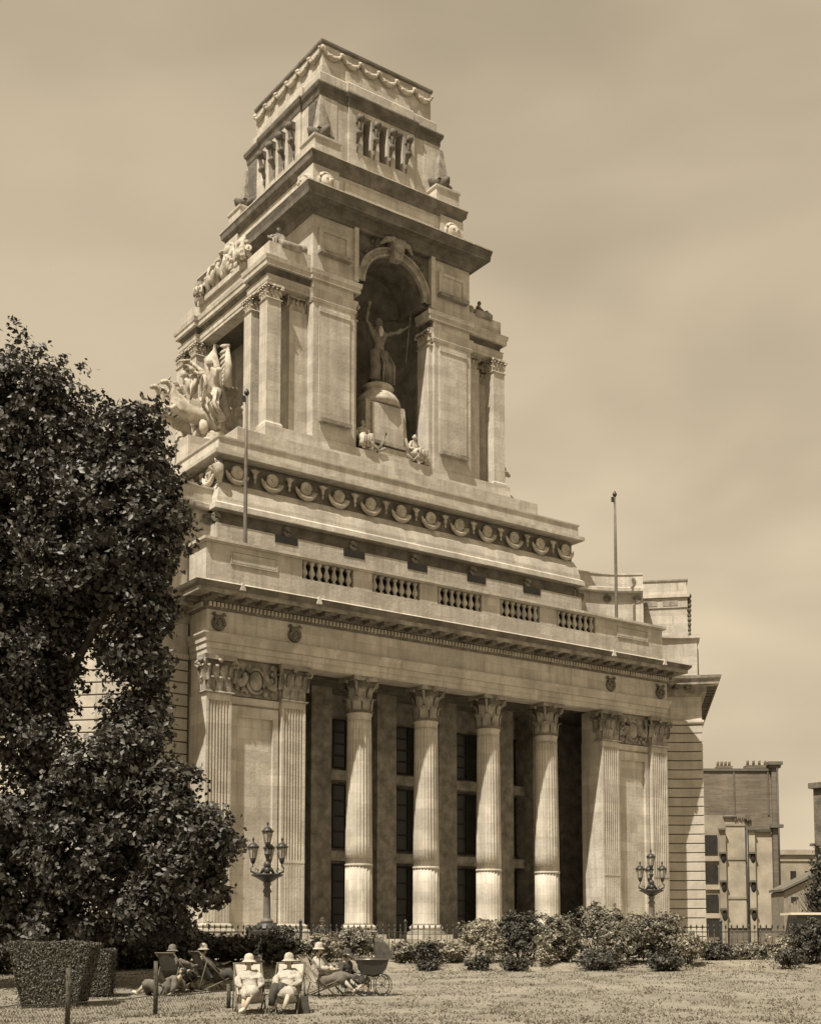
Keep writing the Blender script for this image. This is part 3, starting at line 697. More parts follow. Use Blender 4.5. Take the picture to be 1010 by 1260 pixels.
# shaft walls left open where the louvred slots are
slots = [(-1.55, -1.0), (-.2, .35), (1.15, 1.7), (2.35, 2.6)]
def shaft_wall():
    mb = MB(); hwx = sh_h; last = -hwx; d = 1.4
    mb.box(-hwx + 0, hwx, 0, d, 54.2, 55.1); mb.box(-hwx, hwx, 0, d, 57.85, 58.3)
    for a, b_ in ((-1.6, -.95), (-.25, .4), (1.1, 1.75)):
        mb.box(last, a, 0, d, 55.1, 57.85); last = b_
    mb.box(last, hwx, 0, d, 55.1, 57.85); return mb
swm = shaft_wall().mesh('upper_shaft_wall', STONE)
bay = MB(); last = -2.75
bay.box(-2.75, 2.75, -.14, -.003, 54.2, 55.1); bay.box(-2.75, 2.75, -.14, -.003, 57.85, 58.3)
for a, b_ in ((-1.6, -.95), (-.25, .4), (1.1, 1.75)): bay.box(last, a, -.14, -.003, 55.1, 57.85); last = b_
bay.box(last, 2.75, -.14, -.003, 55.1, 57.85); baym = bay.mesh('centre_bay', STONE)
con = MB(); con.box(-.14, .14, -.5, 0, 1.35, 1.9); con.tube([(-.2, -.62, 1.5), (.2, -.62, 1.5)], .27, 9); con.tube([(-.2, -.42, .45), (.2, -.42, .45)], .2, 9)
con.tube([(0, -.6, 1.4), (0, -.5, 1.0), (0, -.3, .4), (0, -.08, -.25)], [.2, .17, .2, .1], 7); con.tube([(0, -.1, -.2), (0, -.06, -.9)], [.1, .04], 6)
con.xform(Matrix.Diagonal((.85, .8, .95, 1))); conm = con.mesh('console', [STONE_K, STONE_K])
for (ox, oy, rz) in ((NC, sh_y, 0), (NC - sh_h, 14.3, -math.pi / 2), (NC + sh_h, 14.3, math.pi / 2), (NC, 28.6 - sh_y, math.pi)):
    w_ = dupl('upper_shaft_wall', swm, (ox, oy, 0), rz); obj('centre_bay', baym, w_)
    for q in (-2.1, -.72, .62, 2.0): obj('console', conm, w_, (q, -.14, 55.9))
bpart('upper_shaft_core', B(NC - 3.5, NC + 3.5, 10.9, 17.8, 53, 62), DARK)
up = hb(sh_h, sh_y)
def bump(h, y, w, dy):   # plan with a slightly forward centre bay on every face
    c = 14.3
    f = [(NC - h, y), (NC - w, y), (NC - w, y - dy), (NC + w, y - dy), (NC + w, y), (NC + h, y)]
    r_ = [(NC + h, c - w), (NC + h + dy, c - w), (NC + h + dy, c + w), (NC + h, c + w)]
    b_ = [(NC + h, 2 * c - y), (NC + w, 2 * c - y), (NC + w, 2 * c - y + dy), (NC - w, 2 * c - y + dy), (NC - w, 2 * c - y), (NC - h, 2 * c - y)]
    l_ = [(NC - h, c + w), (NC - h - dy, c + w), (NC - h - dy, c - w), (NC - h, c - w)]
    return f + r_ + b_ + l_
bpart('upper_cornice', MB().mould(bump(sh_h, sh_y, 2.75, .14), [(-2, 58.2), (.04, 58.2), (.08, 58.4), (.05, 58.45), (.12, 58.7), (.2, 58.78), (.26, 59.0), (.24, 59.12), (-.1, 59.25), (-2, 59.25)], True), STONE_K)
bpart('attic_step', MB().mould(bump(4.88, 9.45, 2.75, .14), [(-2, 59.2), (.02, 59.2), (.02, 60.0), (-.04, 60.1), (-2, 60.1)], True))
bpart('attic', MB().mould(hb(4.58, 9.72), [(-3, 60.05), (0, 60.05), (0, 62.3), (-3, 62.3)], True))
bpart('attic', MB().mould([(NC - 2.7, 9.8), (NC - 2.7, 9.6), (NC + 2.7, 9.6), (NC + 2.7, 9.8)], [(-.3, 60.05), (0, 60.05), (0, 61.0), (-.3, 61.0)]))
bpart('attic_cap', MB().mould(hb(4.58, 9.72), [(-4, 62.3), (.08, 62.3), (.12, 62.4), (.12, 62.56), (-4, 62.7)], True), STONE_K)
sw = MB(); sw.tube([(1.53 * (t - .5), -.1, -.45 * math.sin(math.pi * t) + .12) for t in np.linspace(0, 1, 9)], [.09, .13, .17, .2, .21, .2, .17, .13, .09], 7)
for _ in range(16): t = random.random(); sw.ball((1.53 * (t - .5), -.22, -.45 * math.sin(math.pi * t) + .12 + random.uniform(-.12, .12)), random.uniform(.05, .1), 6, 4)
sw.ball((-.76, -.12, .16), (.17, .16, .2), 8, 5); sw.tube([(-.9, -.1, .3), (-.76, -.2, .12), (-.62, -.1, .3)], .06, 5)
swg = sw.mesh('swag', STONE_S)
for k in range(6):
    q = -3.82 + k * 1.53
    dupl('swag', swg, (NC + q, 9.72, 61.75)); dupl('swag', swg, (NC - 4.58, 14.3 - q, 61.75), -math.pi / 2)

# --- curved link walls and wings, every stone course its own piece
def linkpath(s, off=0.0):
    pts = []; Rr = 4.9; n = 7
    for i in range(n + 1):
        t = R(45) * i / n; pts.append((Rr * math.sin(t), PD + .2 - Rr * (1 - math.cos(t))))
    e = pts[-1]; L_ = .65; pts.append((e[0] + L_ * .7071, e[1] - L_ * .7071))
    cx_, cy_ = pts[-1]
    pts.append((cx_ + 16, cy_ + 16)); pts.append((cx_ + 8, cy_ + 24))
    if s > 0: return [(WID + x, y) for x, y in pts]
    return [(-x, y) for x, y in pts][::-1]
for s in (-1, 1):
    pth = linkpath(s); full = pth
    wall = bpart('wing_wall', MB().mould(pth, [(-1.2, .5), (-.10, .5), (-.10, 17.3), (-1.2, 17.3)]), STONE_K)
    z = .5; 
    tops = [16.1 - .652 * k for k in range(24)][::-1]
    prev = tops[0]
    for tz in tops[1:] + [16.68]:
        part('stone_course', MB().mould(pth, [(-.12, prev + .035), (-.02, prev + .035), (0, prev + .055), (0, tz - .055), (-.02, tz - .035), (-.12, tz - .035)]), COURSE, wall); prev = tz
    bpart('wing_plinth', MB().mould(pth, [(-.3, .5), (.15, .5), (.15, tops[0] - .1), (0.0, tops[0]), (-.3, tops[0])]))
    bpart('wing_string', MB().mould(pth, [(-.3, 16.72), (.05, 16.72), (.12, 16.85), (.12, 17.0), (0, 17.05), (-.3, 17.05)]))
    bpart('wing_frieze', MB().mould(pth, [(-.4, 17.05), (-.03, 17.05), (-.03, 18.7), (-.4, 18.7)]), STONE)
    bpart('wing_cornice', MB().mould(pth, [(-.9, 18.7), (.1, 18.7), (.3, 18.95), (.35, 19.35), (1.12, 19.4), (1.12, 19.7), (1.26, 19.8), (1.3, 20.0), (.2, 20.2), (-.9, 20.2)]), STONE_D)
    # brackets under the wing cornice
    def along(p, step, start=0):
        out = []; d0 = start
        for a, b_ in zip(p[:-1], p[1:]):
            A = Vector(a); Bv = Vector(b_); L_ = (Bv - A).length; dr = (Bv - A).normalized()
            while d0 < L_: out.append((A + dr * d0, dr)); d0 += step
            d0 -= L_
        return out
    for q, dr in along(pth, 1.0, .5)[:60]:
        nrm = Vector((dr.y, -dr.x))
        if (q - Vector((NC, 0))).length > 34: continue
        dupl('modillion', mome, (q.x + nrm.x * .36, q.y + nrm.y * .36, 19.16), math.atan2(dr.y, dr.x), sc=(1, 1.05, 1))
    # parapet block above, attic ring and corner block
    bpart('wing_parapet', MB().mould(pth, [(-1.0, 20.2), (-.25, 20.2), (-.25, 22.88), (-.15, 22.9), (-.05, 22.98), (-.05, 23.14), (-1.0, 23.2)]))
    ring = []
    Rr = 7.6
    for i in range(8): t = R(45) * i / 7; ring.append((14.2 + Rr * math.sin(t) * .92, 5.75 - Rr * (1 - math.cos(t)) * .95))
    ring = [(NC + s * x, y) for x, y in ring]
    if s < 0: ring = ring[::-1]
    rp = MB().mould(ring, [(-1.5, 20.4), (-.1, 20.4), (-.1, 25.75), (-.3, 25.8), (-.3, 26.6), (.05, 26.6), (.12, 26.7), (.12, 26.95), (-.08, 27.05), (-.12, 27.9), (-.05, 27.95), (-.05, 28.05), (-1.5, 28.1)])
    bpart('attic_ring', rp)
    for q, dr in along(ring, 2.1, .9): 
        nrm = Vector((dr.y, -dr.x)); dupl('rosette', rome, (q.x - nrm.x * .22, q.y - nrm.y * .22, 26.2), math.atan2(dr.y, dr.x))
    # corner attic block turned 45 degrees
    M = T(NC + s * 21.9, 4.35, 0) @ RZ(-s * R(45)); 
    def blk(x0, x1, y0, y1, z0, z1): m = B(x0, x1, y0, y1, z0, z1); return m.xform(M)
    bpart('corner_attic', blk(-1.95, 1.75, 0.0, 3.4, 20.3, 26.0))
    bpart('corner_attic', blk(-2.0, 1.8, -.08, 3.5, 26.0, 26.72)); 
    for q in (-.95, .55): bpart('corner_attic_panel', blk(q - .55, q + .55, -.11, -.082, 26.14, 26.56), STONE_D)
    bpart('corner_attic', blk(-2.15, 1.95, -.22, 3.6, 26.75, 27.0)); bpart('corner_attic', blk(-1.95, 1.75, -.05, 3.4, 27.0, 28.0)); bpart('corner_attic_cap', blk(-2.05, 1.85, -.12, 3.5, 28.0, 28.12), STONE_D)
    dr_ = MB()
    for k in range(12): z = 26.9 - k * .36; dr_.ball((1.93 * (-s if False else 1), .25 + .06 * math.sin(k * 2), z), (.2 - .01 * k, .24 - .01 * k, .22), 7, 5)
    dr_.xform(M if s > 0 else T(NC + s * 21.9, 4.35, 0) @ RZ(-s * R(45)) @ Matrix.Scale(-1, 4, (1, 0, 0))); bpart('fruit_drop', dr_, STONE_K)
    bpart('corner_step', blk(-1.2, 2.55, .3, 4.0, 20.2, 23.6)); bpart('corner_step_cap', blk(-1.3, 2.65, .2, 4.1, 23.6, 23.95), STONE_D)
bpart('main_block', MB().prism([(1, 12), (WID - 1, 12), (WID + 14, 26), (WID + 6, 34), (-6, 34), (-14, 26)], .5, 20.2), STONE_K)

# --- flagpoles on the roof (they stand on the terrace: things of their own)
def flagpole(x, y, lab):
    t = thing('flagpole', lab, 'flagpole', (x, y, 20.44), 0, 'flagpoles on the portico roof')
    part('pole', MB().lathe([(.13, 0), (.12, 4), (.10, 9), (.07, 12.4)], 10), POLEM, t)
    part('truck', MB().lathe([(.06, 12.4), (.14, 12.5), (.16, 12.6), (.1, 12.72), (.02, 12.85)], 10), IRON, t)
    part('pulley', B(-.3, -.1, -.06, .06, 12.0, 12.35), IRON, t)
flagpole(3.83, 3.0, 'tall roof flagpole rising in front of the left side of the tower base')
flagpole(33.27, 3.0, 'tall roof flagpole standing against the sky right of the tower')

# ------------------------------------------------------------------ statues on the building
def fig_mesh(name, m, J, s=1.0, robe=True, M=None, sub=2, face=True, rad=1.0):
    """J: joints in a 1.75 m figure's frame (x right, y forward = -y faces viewer)."""
    q = lambda k, r: (*J[k], r * rad)
    ch = [[q('pelvis', .15), q('waist', .13), q('chest', .165), q('neck', .062), q('head', .07)]]
    for a in 'LR':
        ch.append([q('chest', .165), q('sh' + a, .075), q('el' + a, .05), q('wr' + a, .034), q('ha' + a, .042)])
        ch.append([q('pelvis', .15), q('hip' + a, .105), q('kn' + a, .07), q('an' + a, .045), q('to' + a, .04)])
    ex = MB(); hx, hy, hz_ = J['head']; d = Vector(J.get('look', (0, -1, 0))).normalized()
    ex.ball((hx, hy, hz_ + .05), (.085, .10, .125), 12, 9); ex.ball((hx + d.x * .1, hy + d.y * .1, hz_ + .035), (.018, .02, .03), 6, 4)
    e = Vector((-d.y, d.x, 0))
    for g in (-1, 1): ex.ball((hx + e.x * g * .09, hy + e.y * g * .09, hz_ + .04), (.018, .022, .035), 6, 4)
    if robe:
        for a in 'LR':
            k = J['kn' + a]; h = J['hip' + a]; an = J['an' + a]
            ex.tube([h, k, ((k[0] + an[0]) / 2, (k[1] + an[1]) / 2, (k[2] + an[2]) / 2), (an[0], an[1], an[2] + .05)], [.16, .15, .14, .17], 9)
        for _ in range(7):
            a = random.choice('LR'); k = Vector(J['kn' + a]); an = Vector(J['an' + a]); h = Vector(J['hip' + a]); o = Vector((random.uniform(-.12, .12), -.1, 0))
            ex.tube([h + o, k + o * 1.2, an + o * 1.4], [.03, .045, .03], 5)
    me = skin(ch, m, name, sub, ex, .045 if robe else 0)
    Mt = (M or Matrix()) @ Matrix.Scale(s, 4); me.transform(Mt); return me
def joints(kind='stand', **k):
    J = dict(pelvis=(0, 0, .95), waist=(0, 0, 1.1), chest=(0, 0, 1.33), neck=(0, 0, 1.5), head=(0, -.01, 1.6),
             shL=(.19, 0, 1.40), elL=(.25, 0, 1.12), wrL=(.27, -.06, .88), haL=(.27, -.08, .79), shR=(-.19, 0, 1.40), elR=(-.25, 0, 1.12), wrR=(-.27, -.06, .88), haR=(-.27, -.08, .79),
             hipL=(.1, 0, .9), knL=(.11, -.03, .5), anL=(.12, 0, .09), toL=(.13, -.15, .04), hipR=(-.1, 0, .9), knR=(-.11, -.03, .5), anR=(-.12, 0, .09), toR=(-.13, -.15, .04))
    if kind == 'sit':
        for a in ('pelvis', 'waist', 'chest', 'neck', 'head', 'shL', 'elL', 'wrL', 'haL', 'shR', 'elR', 'wrR', 'haR'): x, y, z = J[a]; J[a] = (x, y, z - .45)
        J.update(hipL=(.1, -.05, .48), hipR=(-.1, -.05, .48), knL=(.15, -.48, .50), anL=(.15, -.46, .08), toL=(.16, -.62, .04), knR=(-.15, -.48, .50), anR=(-.15, -.46, .08), toR=(-.16, -.62, .04))
        J.update(elL=(.30, -.05, .68), wrL=(.22, -.3, .58), haL=(.18, -.38, .57), elR=(-.30, -.05, .68), wrR=(-.22, -.3, .58), haR=(-.18, -.38, .57))
    J.update(k); return J
def spart(name, me, parent=None): return obj(name, me, parent or bld)
# Niche: bearded river god with raised arm on a curved pedestal
ped = MB(); n = 14
poly = [(NC - 1.95, 8.3), (NC + 1.95, 8.3), (NC + 1.95, 10.6), (NC - 1.95, 10.6)]
ped.prism(poly, 33.6, 34.5); ped.frustum((NC, 9.55), 1.75, 1.0, 34.5, 37.6, 1.6, .85)
ped.prism([(NC - 1.6, 8.75), (NC + 1.6, 8.75), (NC + 1.6, 10.4), (NC - 1.6, 10.4)], 37.6, 37.75)
ped.lathe([(1.62, 0), (1.55, .35), (1.3, .75), (1.0, 1.0), (.95, 1.15), (1.05, 1.2), (1.15, 1.35), (1.05, 1.5), (.2, 1.55)], 20, (NC, 9.7, 37.7))
pedo = bpart('statue_pedestal', ped, STONE_S)
tb = B(NC - 1.25, NC + 1.25, 8.40, 8.62, 34.85, 37.5); part('inscription_tablet', tb, STONE, pedo)
part('tablet_ledge', B(NC - 1.4, NC + 1.4, 8.2, 8.6, 34.62, 34.84), STONE_D, pedo)
J = joints(elR=(-.42, -.12, 1.55), wrR=(-.5, -.3, 1.82), haR=(-.52, -.36, 1.92), elL=(.48, -.1, 1.50), wrL=(.72, -.2, 1.66), haL=(.82, -.24, 1.72), knL=(.16, -.12, .52), anL=(.2, -.02, .09), knR=(-.1, -.02, .5))
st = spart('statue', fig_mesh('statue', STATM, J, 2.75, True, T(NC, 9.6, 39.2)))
tr = MB().tube([(NC + 1.8, 8.9, 41.2), (NC + 2.1, 8.9, 43.8), (NC + 2.25, 8.9, 45.0)], .06, 6); bpart('trident', tr, STONE_K)
bd = MB().ball((NC, 9.3, 43.05), (.22, .18, .42), 8, 6); bpart('beard', bd, STONE_S)
for s in (-1, 1):
    J = joints('sit', head=(0, -.05, 1.12), look=(s * -.3, -1, 0))
    spart('seated_statue', fig_mesh('seated_statue', STONE_S, J, 1.75, True, T(NC + s * 2.1, 8.35, 33.65) @ RZ(s * R(12))))
    an_ = MB(); an_.tube([(NC + s * 1.4, 7.65, 33.7), (NC + s * 1.0, 7.5, 34.5), (NC + s * .8, 7.5, 35.1)], .09, 6); an_.tube([(NC + s * .9, 7.45, 34.0), (NC + s * 1.4, 7.45, 33.7), (NC + s * 1.85, 7.45, 34.1)], .1, 6)
    bpart('anchor', an_, STONE_D)
# figures and trophies on the porch attics
for s in (-1, 1):
    J = joints('sit', look=(-s, -1, 0), elR=(-.4, -.1, .8), wrR=(-.5, -.3, .7))
    spart('seated_statue', fig_mesh('seated_statue', STONE_D, J, 1.45, True, T(NC + s * 8.3, 8.9, 45.6) @ RZ(s * R(25))))
    bt = MB(); bt.tube([(NC + s * 8.6, 8.0, 45.95), (NC + s * 7.2, 8.0, 45.95)], .3, 10); bt.ball((NC + s * 6.9, 8.1, 46.1), (.3, .25, .35), 8, 6); bpart('stone_bolster', bt, STONE_D)
    gr = MB()
    for k in range(70):
        y = random.uniform(11.3, 17.6); zz = random.uniform(0, 1) * (2.6 - .5 * abs(y - 14.4) ** 1.2 * .45)
        gr.ball((NC + s * (9.15 + random.uniform(-.15, .4)), y, 45.6 + zz), (random.uniform(.15, .4), random.uniform(.2, .45), random.uniform(.15, .5)), 7, 5)
    for k in range(14):
        y = random.uniform(11.3, 17.3); gr.tube([(NC + s * 9.4, y, 45.7), (NC + s * 9.6, y + random.uniform(-.5, .5), 46.8), (NC + s * 9.4, y + random.uniform(-1, 1), 47.8)], [.22, .18, .12], 6)
    bpart('attic_sculpture', gr, STONE_S)
    bpart('attic_sculpture_base', B(min(NC + s * 8.6, NC + s * 9.7), max(NC + s * 8.6, NC + s * 9.7), 11, 17.7, 45.4, 45.75))
    for y in (11.3, 17.2):
        J = joints('sit', look=(s, -.4, 0)); spart('seated_statue', fig_mesh('seated_statue', STONE_S, J, 1.35, True, T(NC + s * 9.3, y, 45.7) @ RZ(s * R(70))))
    ur = MB().lathe([(.3, 0), (.45, .5), (.5, 1.1), (.3, 1.5), (.42, 1.8), (.35, 1.85)], 12, (NC + s * 9.2, 18.2, 45.6)); bpart('urn', ur, STONE_D)
# side sculpture groups: a winged pair driving sea horses out of the open porch
def wing(mb, root, dirv, span, up):
    root = Vector(root); dirv = Vector(dirv).normalized(); up = Vector(up).normalized()
    mb.tube([root, root + up * span * .45 + dirv * span * .12, root + up * span * .95 + dirv * span * .35], [span * .09, span * .08, span * .03], 7)
    for k in range(9):
        t = k / 8; p = root + up * span * (.15 + .75 * t) + dirv * span * (.05 + .25 * t)
        e = p + dirv * span * (.50 - .12 * t) - up * span * (.40 - .55 * t)
        mb.tube([p, p.lerp(e, .5), e], [span * .06, span * .055, span * .02], 5)
        e2 = p + dirv * span * .25 - up * span * .1; mb.tube([p, e2], [span * .05, span * .03], 5)
def seahorse(M):
    ch = [[(0, 0, 0, .62), (-1.0, 0, .15, .72), (-1.9, 0, .1, .66), (-2.7, 0, .35, .5), (-3.2, 0, 1.0, .36), (-3.5, 0, 1.55, .28), (-3.95, 0, 1.75, .22), (-4.4, 0, 1.45, .15)],
          [(-2.7, 0, .35, .5), (-3.3, .3, -.2, .2), (-4.1, .35, .1, .15), (-4.5, .35, -.5, .12), (-4.55, .35, -.8, .14)],
          [(-2.7, 0, .35, .5), (-3.2, -.3, -.35, .2), (-3.9, -.35, -.5, .15), (-3.9, -.35, -1.1, .12), (-4.1, -.35, -1.3, .14)],
          [(0, 0, 0, .62), (1.0, 0, -.3, .45), (1.8, 0, -.2, .3), (2.2, 0, .4, .2)]]
    ex = MB()
    for k in range(10): t = k / 9; ex.tube([(-2.6 - .95 * t, 0, .95 + .85 * t), (-2.3 - .9 * t, random.uniform(-.15, .15), 1.1 + .85 * t), (-2.15 - .9 * t, 0, .9 + .8 * t)], [.12, .13, .05], 5)
    for q in (-1, 1): ex.tube([(-3.85, q * .12, 1.9), (-3.8, q * .15, 2.2)], [.07, .02], 5)
    me = skin(ch, STONE_S, 'sea_horse', 2, ex, .09); me.transform(M); return me
for s in (-1, 1):
    mir = Matrix() if s < 0 else (T(2 * NC, 0, 0) @ Matrix.Scale(-1, 4, (1, 0, 0)))
    def fix(me):
        if s > 0: me.flip_normals()
        return me
    pb = B(4.2, 8.4, 11.35, 16.4, 31.1, 33.35); pb.xform(mir); po = bpart('sculpture_base', pb)
    grp = MB(); 
    grp.frustum((7.2, 14.0), 1.6, 2.4, 33.35, 34.2, 1.3, 2.0)
    for _ in range(60):
        x = random.uniform(4.3, 8.6); y = random.uniform(11.6, 16.2); grp.ball((x, y, 33.35 + random.uniform(0, .4)), (random.uniform(.15, .4), random.uniform(.15, .4), random.uniform(.1, .28)), 7, 5)
    # ship stern, sail drapery and wheel
    grp.tube([(8.5, 13.6, 34.2), (7.0, 13.6, 35.0), (6.0, 13.6, 36.6), (5.6, 13.6, 38.4)], [1.0, .95, .6, .25], 10)
    grp.tube([(8.0, 13.2, 35), (6.8, 12.8, 37.5), (6.5, 12.9, 39.4), (7.0, 13.2, 40.6)], [.5, .62, .5, .2], 9)
    wh = Vector((5.6, 12.2, 37.0)); grp.tube([(wh.x + .2 * math.cos(t), wh.y + .75 * math.cos(t), wh.z + .8 * math.sin(t)) for t in np.linspace(0, 2 * math.pi, 15)[:-1]], .12, 6, True)
    wing(grp, (7.2, 11.9, 37.4), (.0, 1, 0), 3.3, (.05, -.25, 1)); wing(grp, (7.4, 15.2, 37.2), (-.2, .8, 0), 2.9, (-.05, .2, 1)); wing(grp, (7.0, 13.6, 38.2), (-.3, .8, -.1), 2.2, (-.5, .2, .9))
    for _ in range(90):
        x = random.uniform(5.6, 8.8); y = random.uniform(12.0, 16.0); z = 34 + random.uniform(0, 4.6) * (1 - abs(y - 13.8) / 3.4); grp.ball((x, y, z), (random.uniform(.15, .4), random.uniform(.15, .4), random.uniform(.2, .55)), 6, 5)
    for _ in range(16):
        x = random.uniform(5.6, 8); y = random.uniform(12.2, 15.8); z = random.uniform(36, 39); grp.tube([(x, y, z), (x - .3, y + random.uniform(-.6, .6), z - 1), (x - .1, y + random.uniform(-.9, .9), z - 2)], [.12, .17, .1], 5)
    grp.xform(mir); g = bpart('sculpture_group', grp, [STONE_S])
    for yy, dz, a in ((12.7, 35.0, -4), (15.2, 35.3, 10)): obj('sea_horse', fix(seahorse(mir @ T(6.4, yy, dz) @ RZ(R(a)) @ Matrix.Rotation(R(12), 4, 'Y') @ Matrix.Scale(.86, 4))), g)
    J = joints(elR=(-.42, -.1, 1.5), wrR=(-.6, -.2, 1.7), haR=(-.66, -.22, 1.76), elL=(.4, -.1, 1.4), wrL=(.55, -.3, 1.3), haL=(.6, -.36, 1.3), knL=(.16, -.3, .55), anL=(.16, -.1, .1))
    obj('winged_figure', fix(fig_mesh('winged_figure', STONE_S, J, 2.5, True, mir @ T(7.0, 12.5, 34.8) @ RZ(R(-70)) @ Matrix.Rotation(R(14), 4, 'X'))), g)
    J = joints(elR=(-.45, -.2, 1.45), wrR=(-.55, -.45, 1.35), haR=(-.6, -.5, 1.35), look=(-.6, -1, 0))
    obj('winged_figure', fix(fig_mesh('winged_figure', STONE_S, J, 2.45, True, mir @ T(6.6, 14.6, 34.9) @ RZ(R(-95)) @ Matrix.Rotation(R(16), 4, 'X'))), g)

# ------------------------------------------------------------------ foliage helper (numpy): leaves as small bent quads
def leaves(name, m, cen, nor, size, parent=None, kind=None, jitter=.8, label=None, up=.25):
    n = len(cen); 
    d = nor + rng.normal(0, jitter, (n, 3)); d[:, 2] += up; d /= np.linalg.norm(d, axis=1)[:, None] + 1e-9
    a = rng.normal(0, 1, (n, 3)); u = np.cross(d, a); u /= np.linalg.norm(u, axis=1)[:, None] + 1e-9; v = np.cross(d, u)
    s = size * rng.uniform(.6, 1.35, n)[:, None]
    bend = d * s * .28
    p = np.stack([cen - u * s, cen - v * s * .62 + bend * .2, cen + u * s * 1.0 - bend, cen + v * s * .62 + bend * .2], 1).reshape(-1, 3)
    me = bpy.data.meshes.new(name); me.vertices.add(4 * n); me.vertices.foreach_set('co', p.ravel())
    me.loops.add(6 * n); me.polygons.add(2 * n)
    b = np.arange(n)[:, None] * 4; idx = np.concatenate([b + 0, b + 1, b + 2, b + 0, b + 2, b + 3], 1)
    me.loops.foreach_set('vertex_index', idx.ravel()); me.polygons.foreach_set('loop_start', np.arange(2 * n) * 3); me.polygons.foreach_set('loop_total', np.full(2 * n, 3))
    me.materials.append(m); me.update(calc_edges=True)
    o = obj(name, me, parent, kind=kind, label=label); return o
def blob_points(c, r, n, clump=.5, per=24, shell=.55):
    """leaf centres gathered in clumps through an ellipsoid, denser near its skin"""
    k = max(1, n // per); d = rng.normal(0, 1, (k, 3)); d /= np.linalg.norm(d, axis=1)[:, None]
    rad = rng.uniform(shell, 1.05, k) ** .8; cc = d * rad[:, None] * np.array(r) + np.array(c)
    P = np.repeat(cc, per, 0) + rng.normal(0, clump, (k * per, 3)) * np.array([1, 1, .7]); Nn = np.repeat(d, per, 0)
    return P, Nn

# ------------------------------------------------------------------ the big tree on the left
def tree():
    base = at(58, 37.4); base.z = gz(base.x, base.y)
    t = thing('plane_tree', 'huge dark leafy tree filling the left side in front of the building', 'tree', base)
    inv = -base
    def W3(px, py, d): p = at(px, d); return Vector((p.x, p.y, hz(py, d)))
    lob = [  # photo column, row, depth, radius horizontally, radius vertically (metres)
        (28, 492, 38, 1.6, 2.0), (-30, 500, 38, 2.5, 2.4), (55, 535, 38, 1.25, 1.6), (-60, 560, 38, 3.2, 3.0), (40, 580, 38, 2.2, 1.9), (100, 580, 37.5, 1.3, 1.7), (150, 524, 37, 1.0, 1.25),
        (166, 580, 37, 1.05, 1.4), (120, 640, 37, 2.2, 1.9), (178, 645, 36.5, .82, 1.2), (30, 680, 38, 2.7, 2.2), (155, 700, 37, 1.15, 1.3), (90, 712, 37, 1.7, 1.3), (-50, 720, 38, 2.6, 3.0),
        (176, 745, 36.5, .7, 1.0), (168, 800, 36.5, .8, 1.5), (25, 800, 37, 1.2, 1.9), (-20, 830, 37, 1.8, 2.6), (178, 870, 36.5, .5, .95), (165, 925, 36, .9, 1.1), (125, 960, 36, 1.2, 1.4), (38, 905, 37, 1.1, 1.6), (200, 985, 35.5, 1.0, 1.1),
        (240, 1020, 35, .8, .85), (268, 1035, 34.5, .5, .5), (225, 1075, 35, .95, .75), (255, 1100, 35, .45, .3), (190, 1110, 35.5, 1.05, .9), (110, 1060, 36, 1.5, 1.3), (40, 1020, 37, 1.9, 1.9), (-20, 1080, 37, 2.0, 2.0), (70, 1110, 37, 1.4, 1.2), (150, 1030, 36, 1.0, 1.0), (250, 1060, 35, .5, .5), (55, 845, 37.4, .9, 1.0), (140, 800, 37.2, .55, .55), (150, 885, 36.8, .6, .7), (98, 985, 36.5, 1.1, .9), (70, 770, 37.4, .9, .8), (100, 1150, 37, 1.6, .8), (30, 1150, 37, 1.6, .8), (180, 1150, 36.5, 1.0, .5)]
    Ps = []; Ns = []
    for px, py, d, rh, rv in lob:
        c = W3(px, py, d); P, Nn = blob_points(c, (rh * 1.1, rh * 1.1, rv), int(1900 * rh * rv + 300), .17, 30, .1)
        Ps.append(P); Ns.append(Nn)
        for _ in range(int(9 + 6 * rh)):      # ragged sprays at the edge
            dd = rng.normal(0, 1, 3); dd /= np.linalg.norm(dd); q = np.array(c) + dd * np.array([rh, rh, rv]) * rng.uniform(1.0, 1.3)
            Ps.append(q + rng.normal(0, .13, (24, 3))); Ns.append(np.repeat(dd[None], 24, 0))
    P = np.concatenate(Ps); Nn = np.concatenate(Ns); 
    keep = P[:, 2] > gz(0, 0) + .9; P = P[keep]; Nn = Nn[keep]
    print('leaves', len(P))
    leaves('foliage', LEAF, P - np.array(base), Nn, .098, t, 'stuff', .75, up=.3)
    tk = MB(); top = W3(52, 640, 37.8) + inv
    tk.tube([(0, 0, -.3), (0.02, .0, .5), (-.1, .1, 2.6), (-.25, .2, 5.0), (top.x * .7, top.y * .7, 8.5), tuple(top)], [.62, .46, .38, .33, .24, .12], 12)
    part('trunk', tk, BARK, t)
    for px, py, d in ((30, 480, 38), (150, 540, 37), (190, 650, 36.5), (-30, 600, 38), (20, 800, 37), (200, 985, 35.5), (262, 1035, 34.8), (-10, 1000, 37), (215, 1085, 35), (60, 920, 37)):
        e = W3(px, py, d) + inv; z0 = max(2.0, min(e.z * .62, 9)); f = z0 / 8.5; st_ = Vector((top.x * .7 * f * .6, top.y * .7 * f * .6, z0)); md = st_.lerp(e, .5) + Vector((0, 0, .35))
        part('branch', MB().tube([st_, md, e], [.17, .1, .03], 7), BARK, t)
tree()

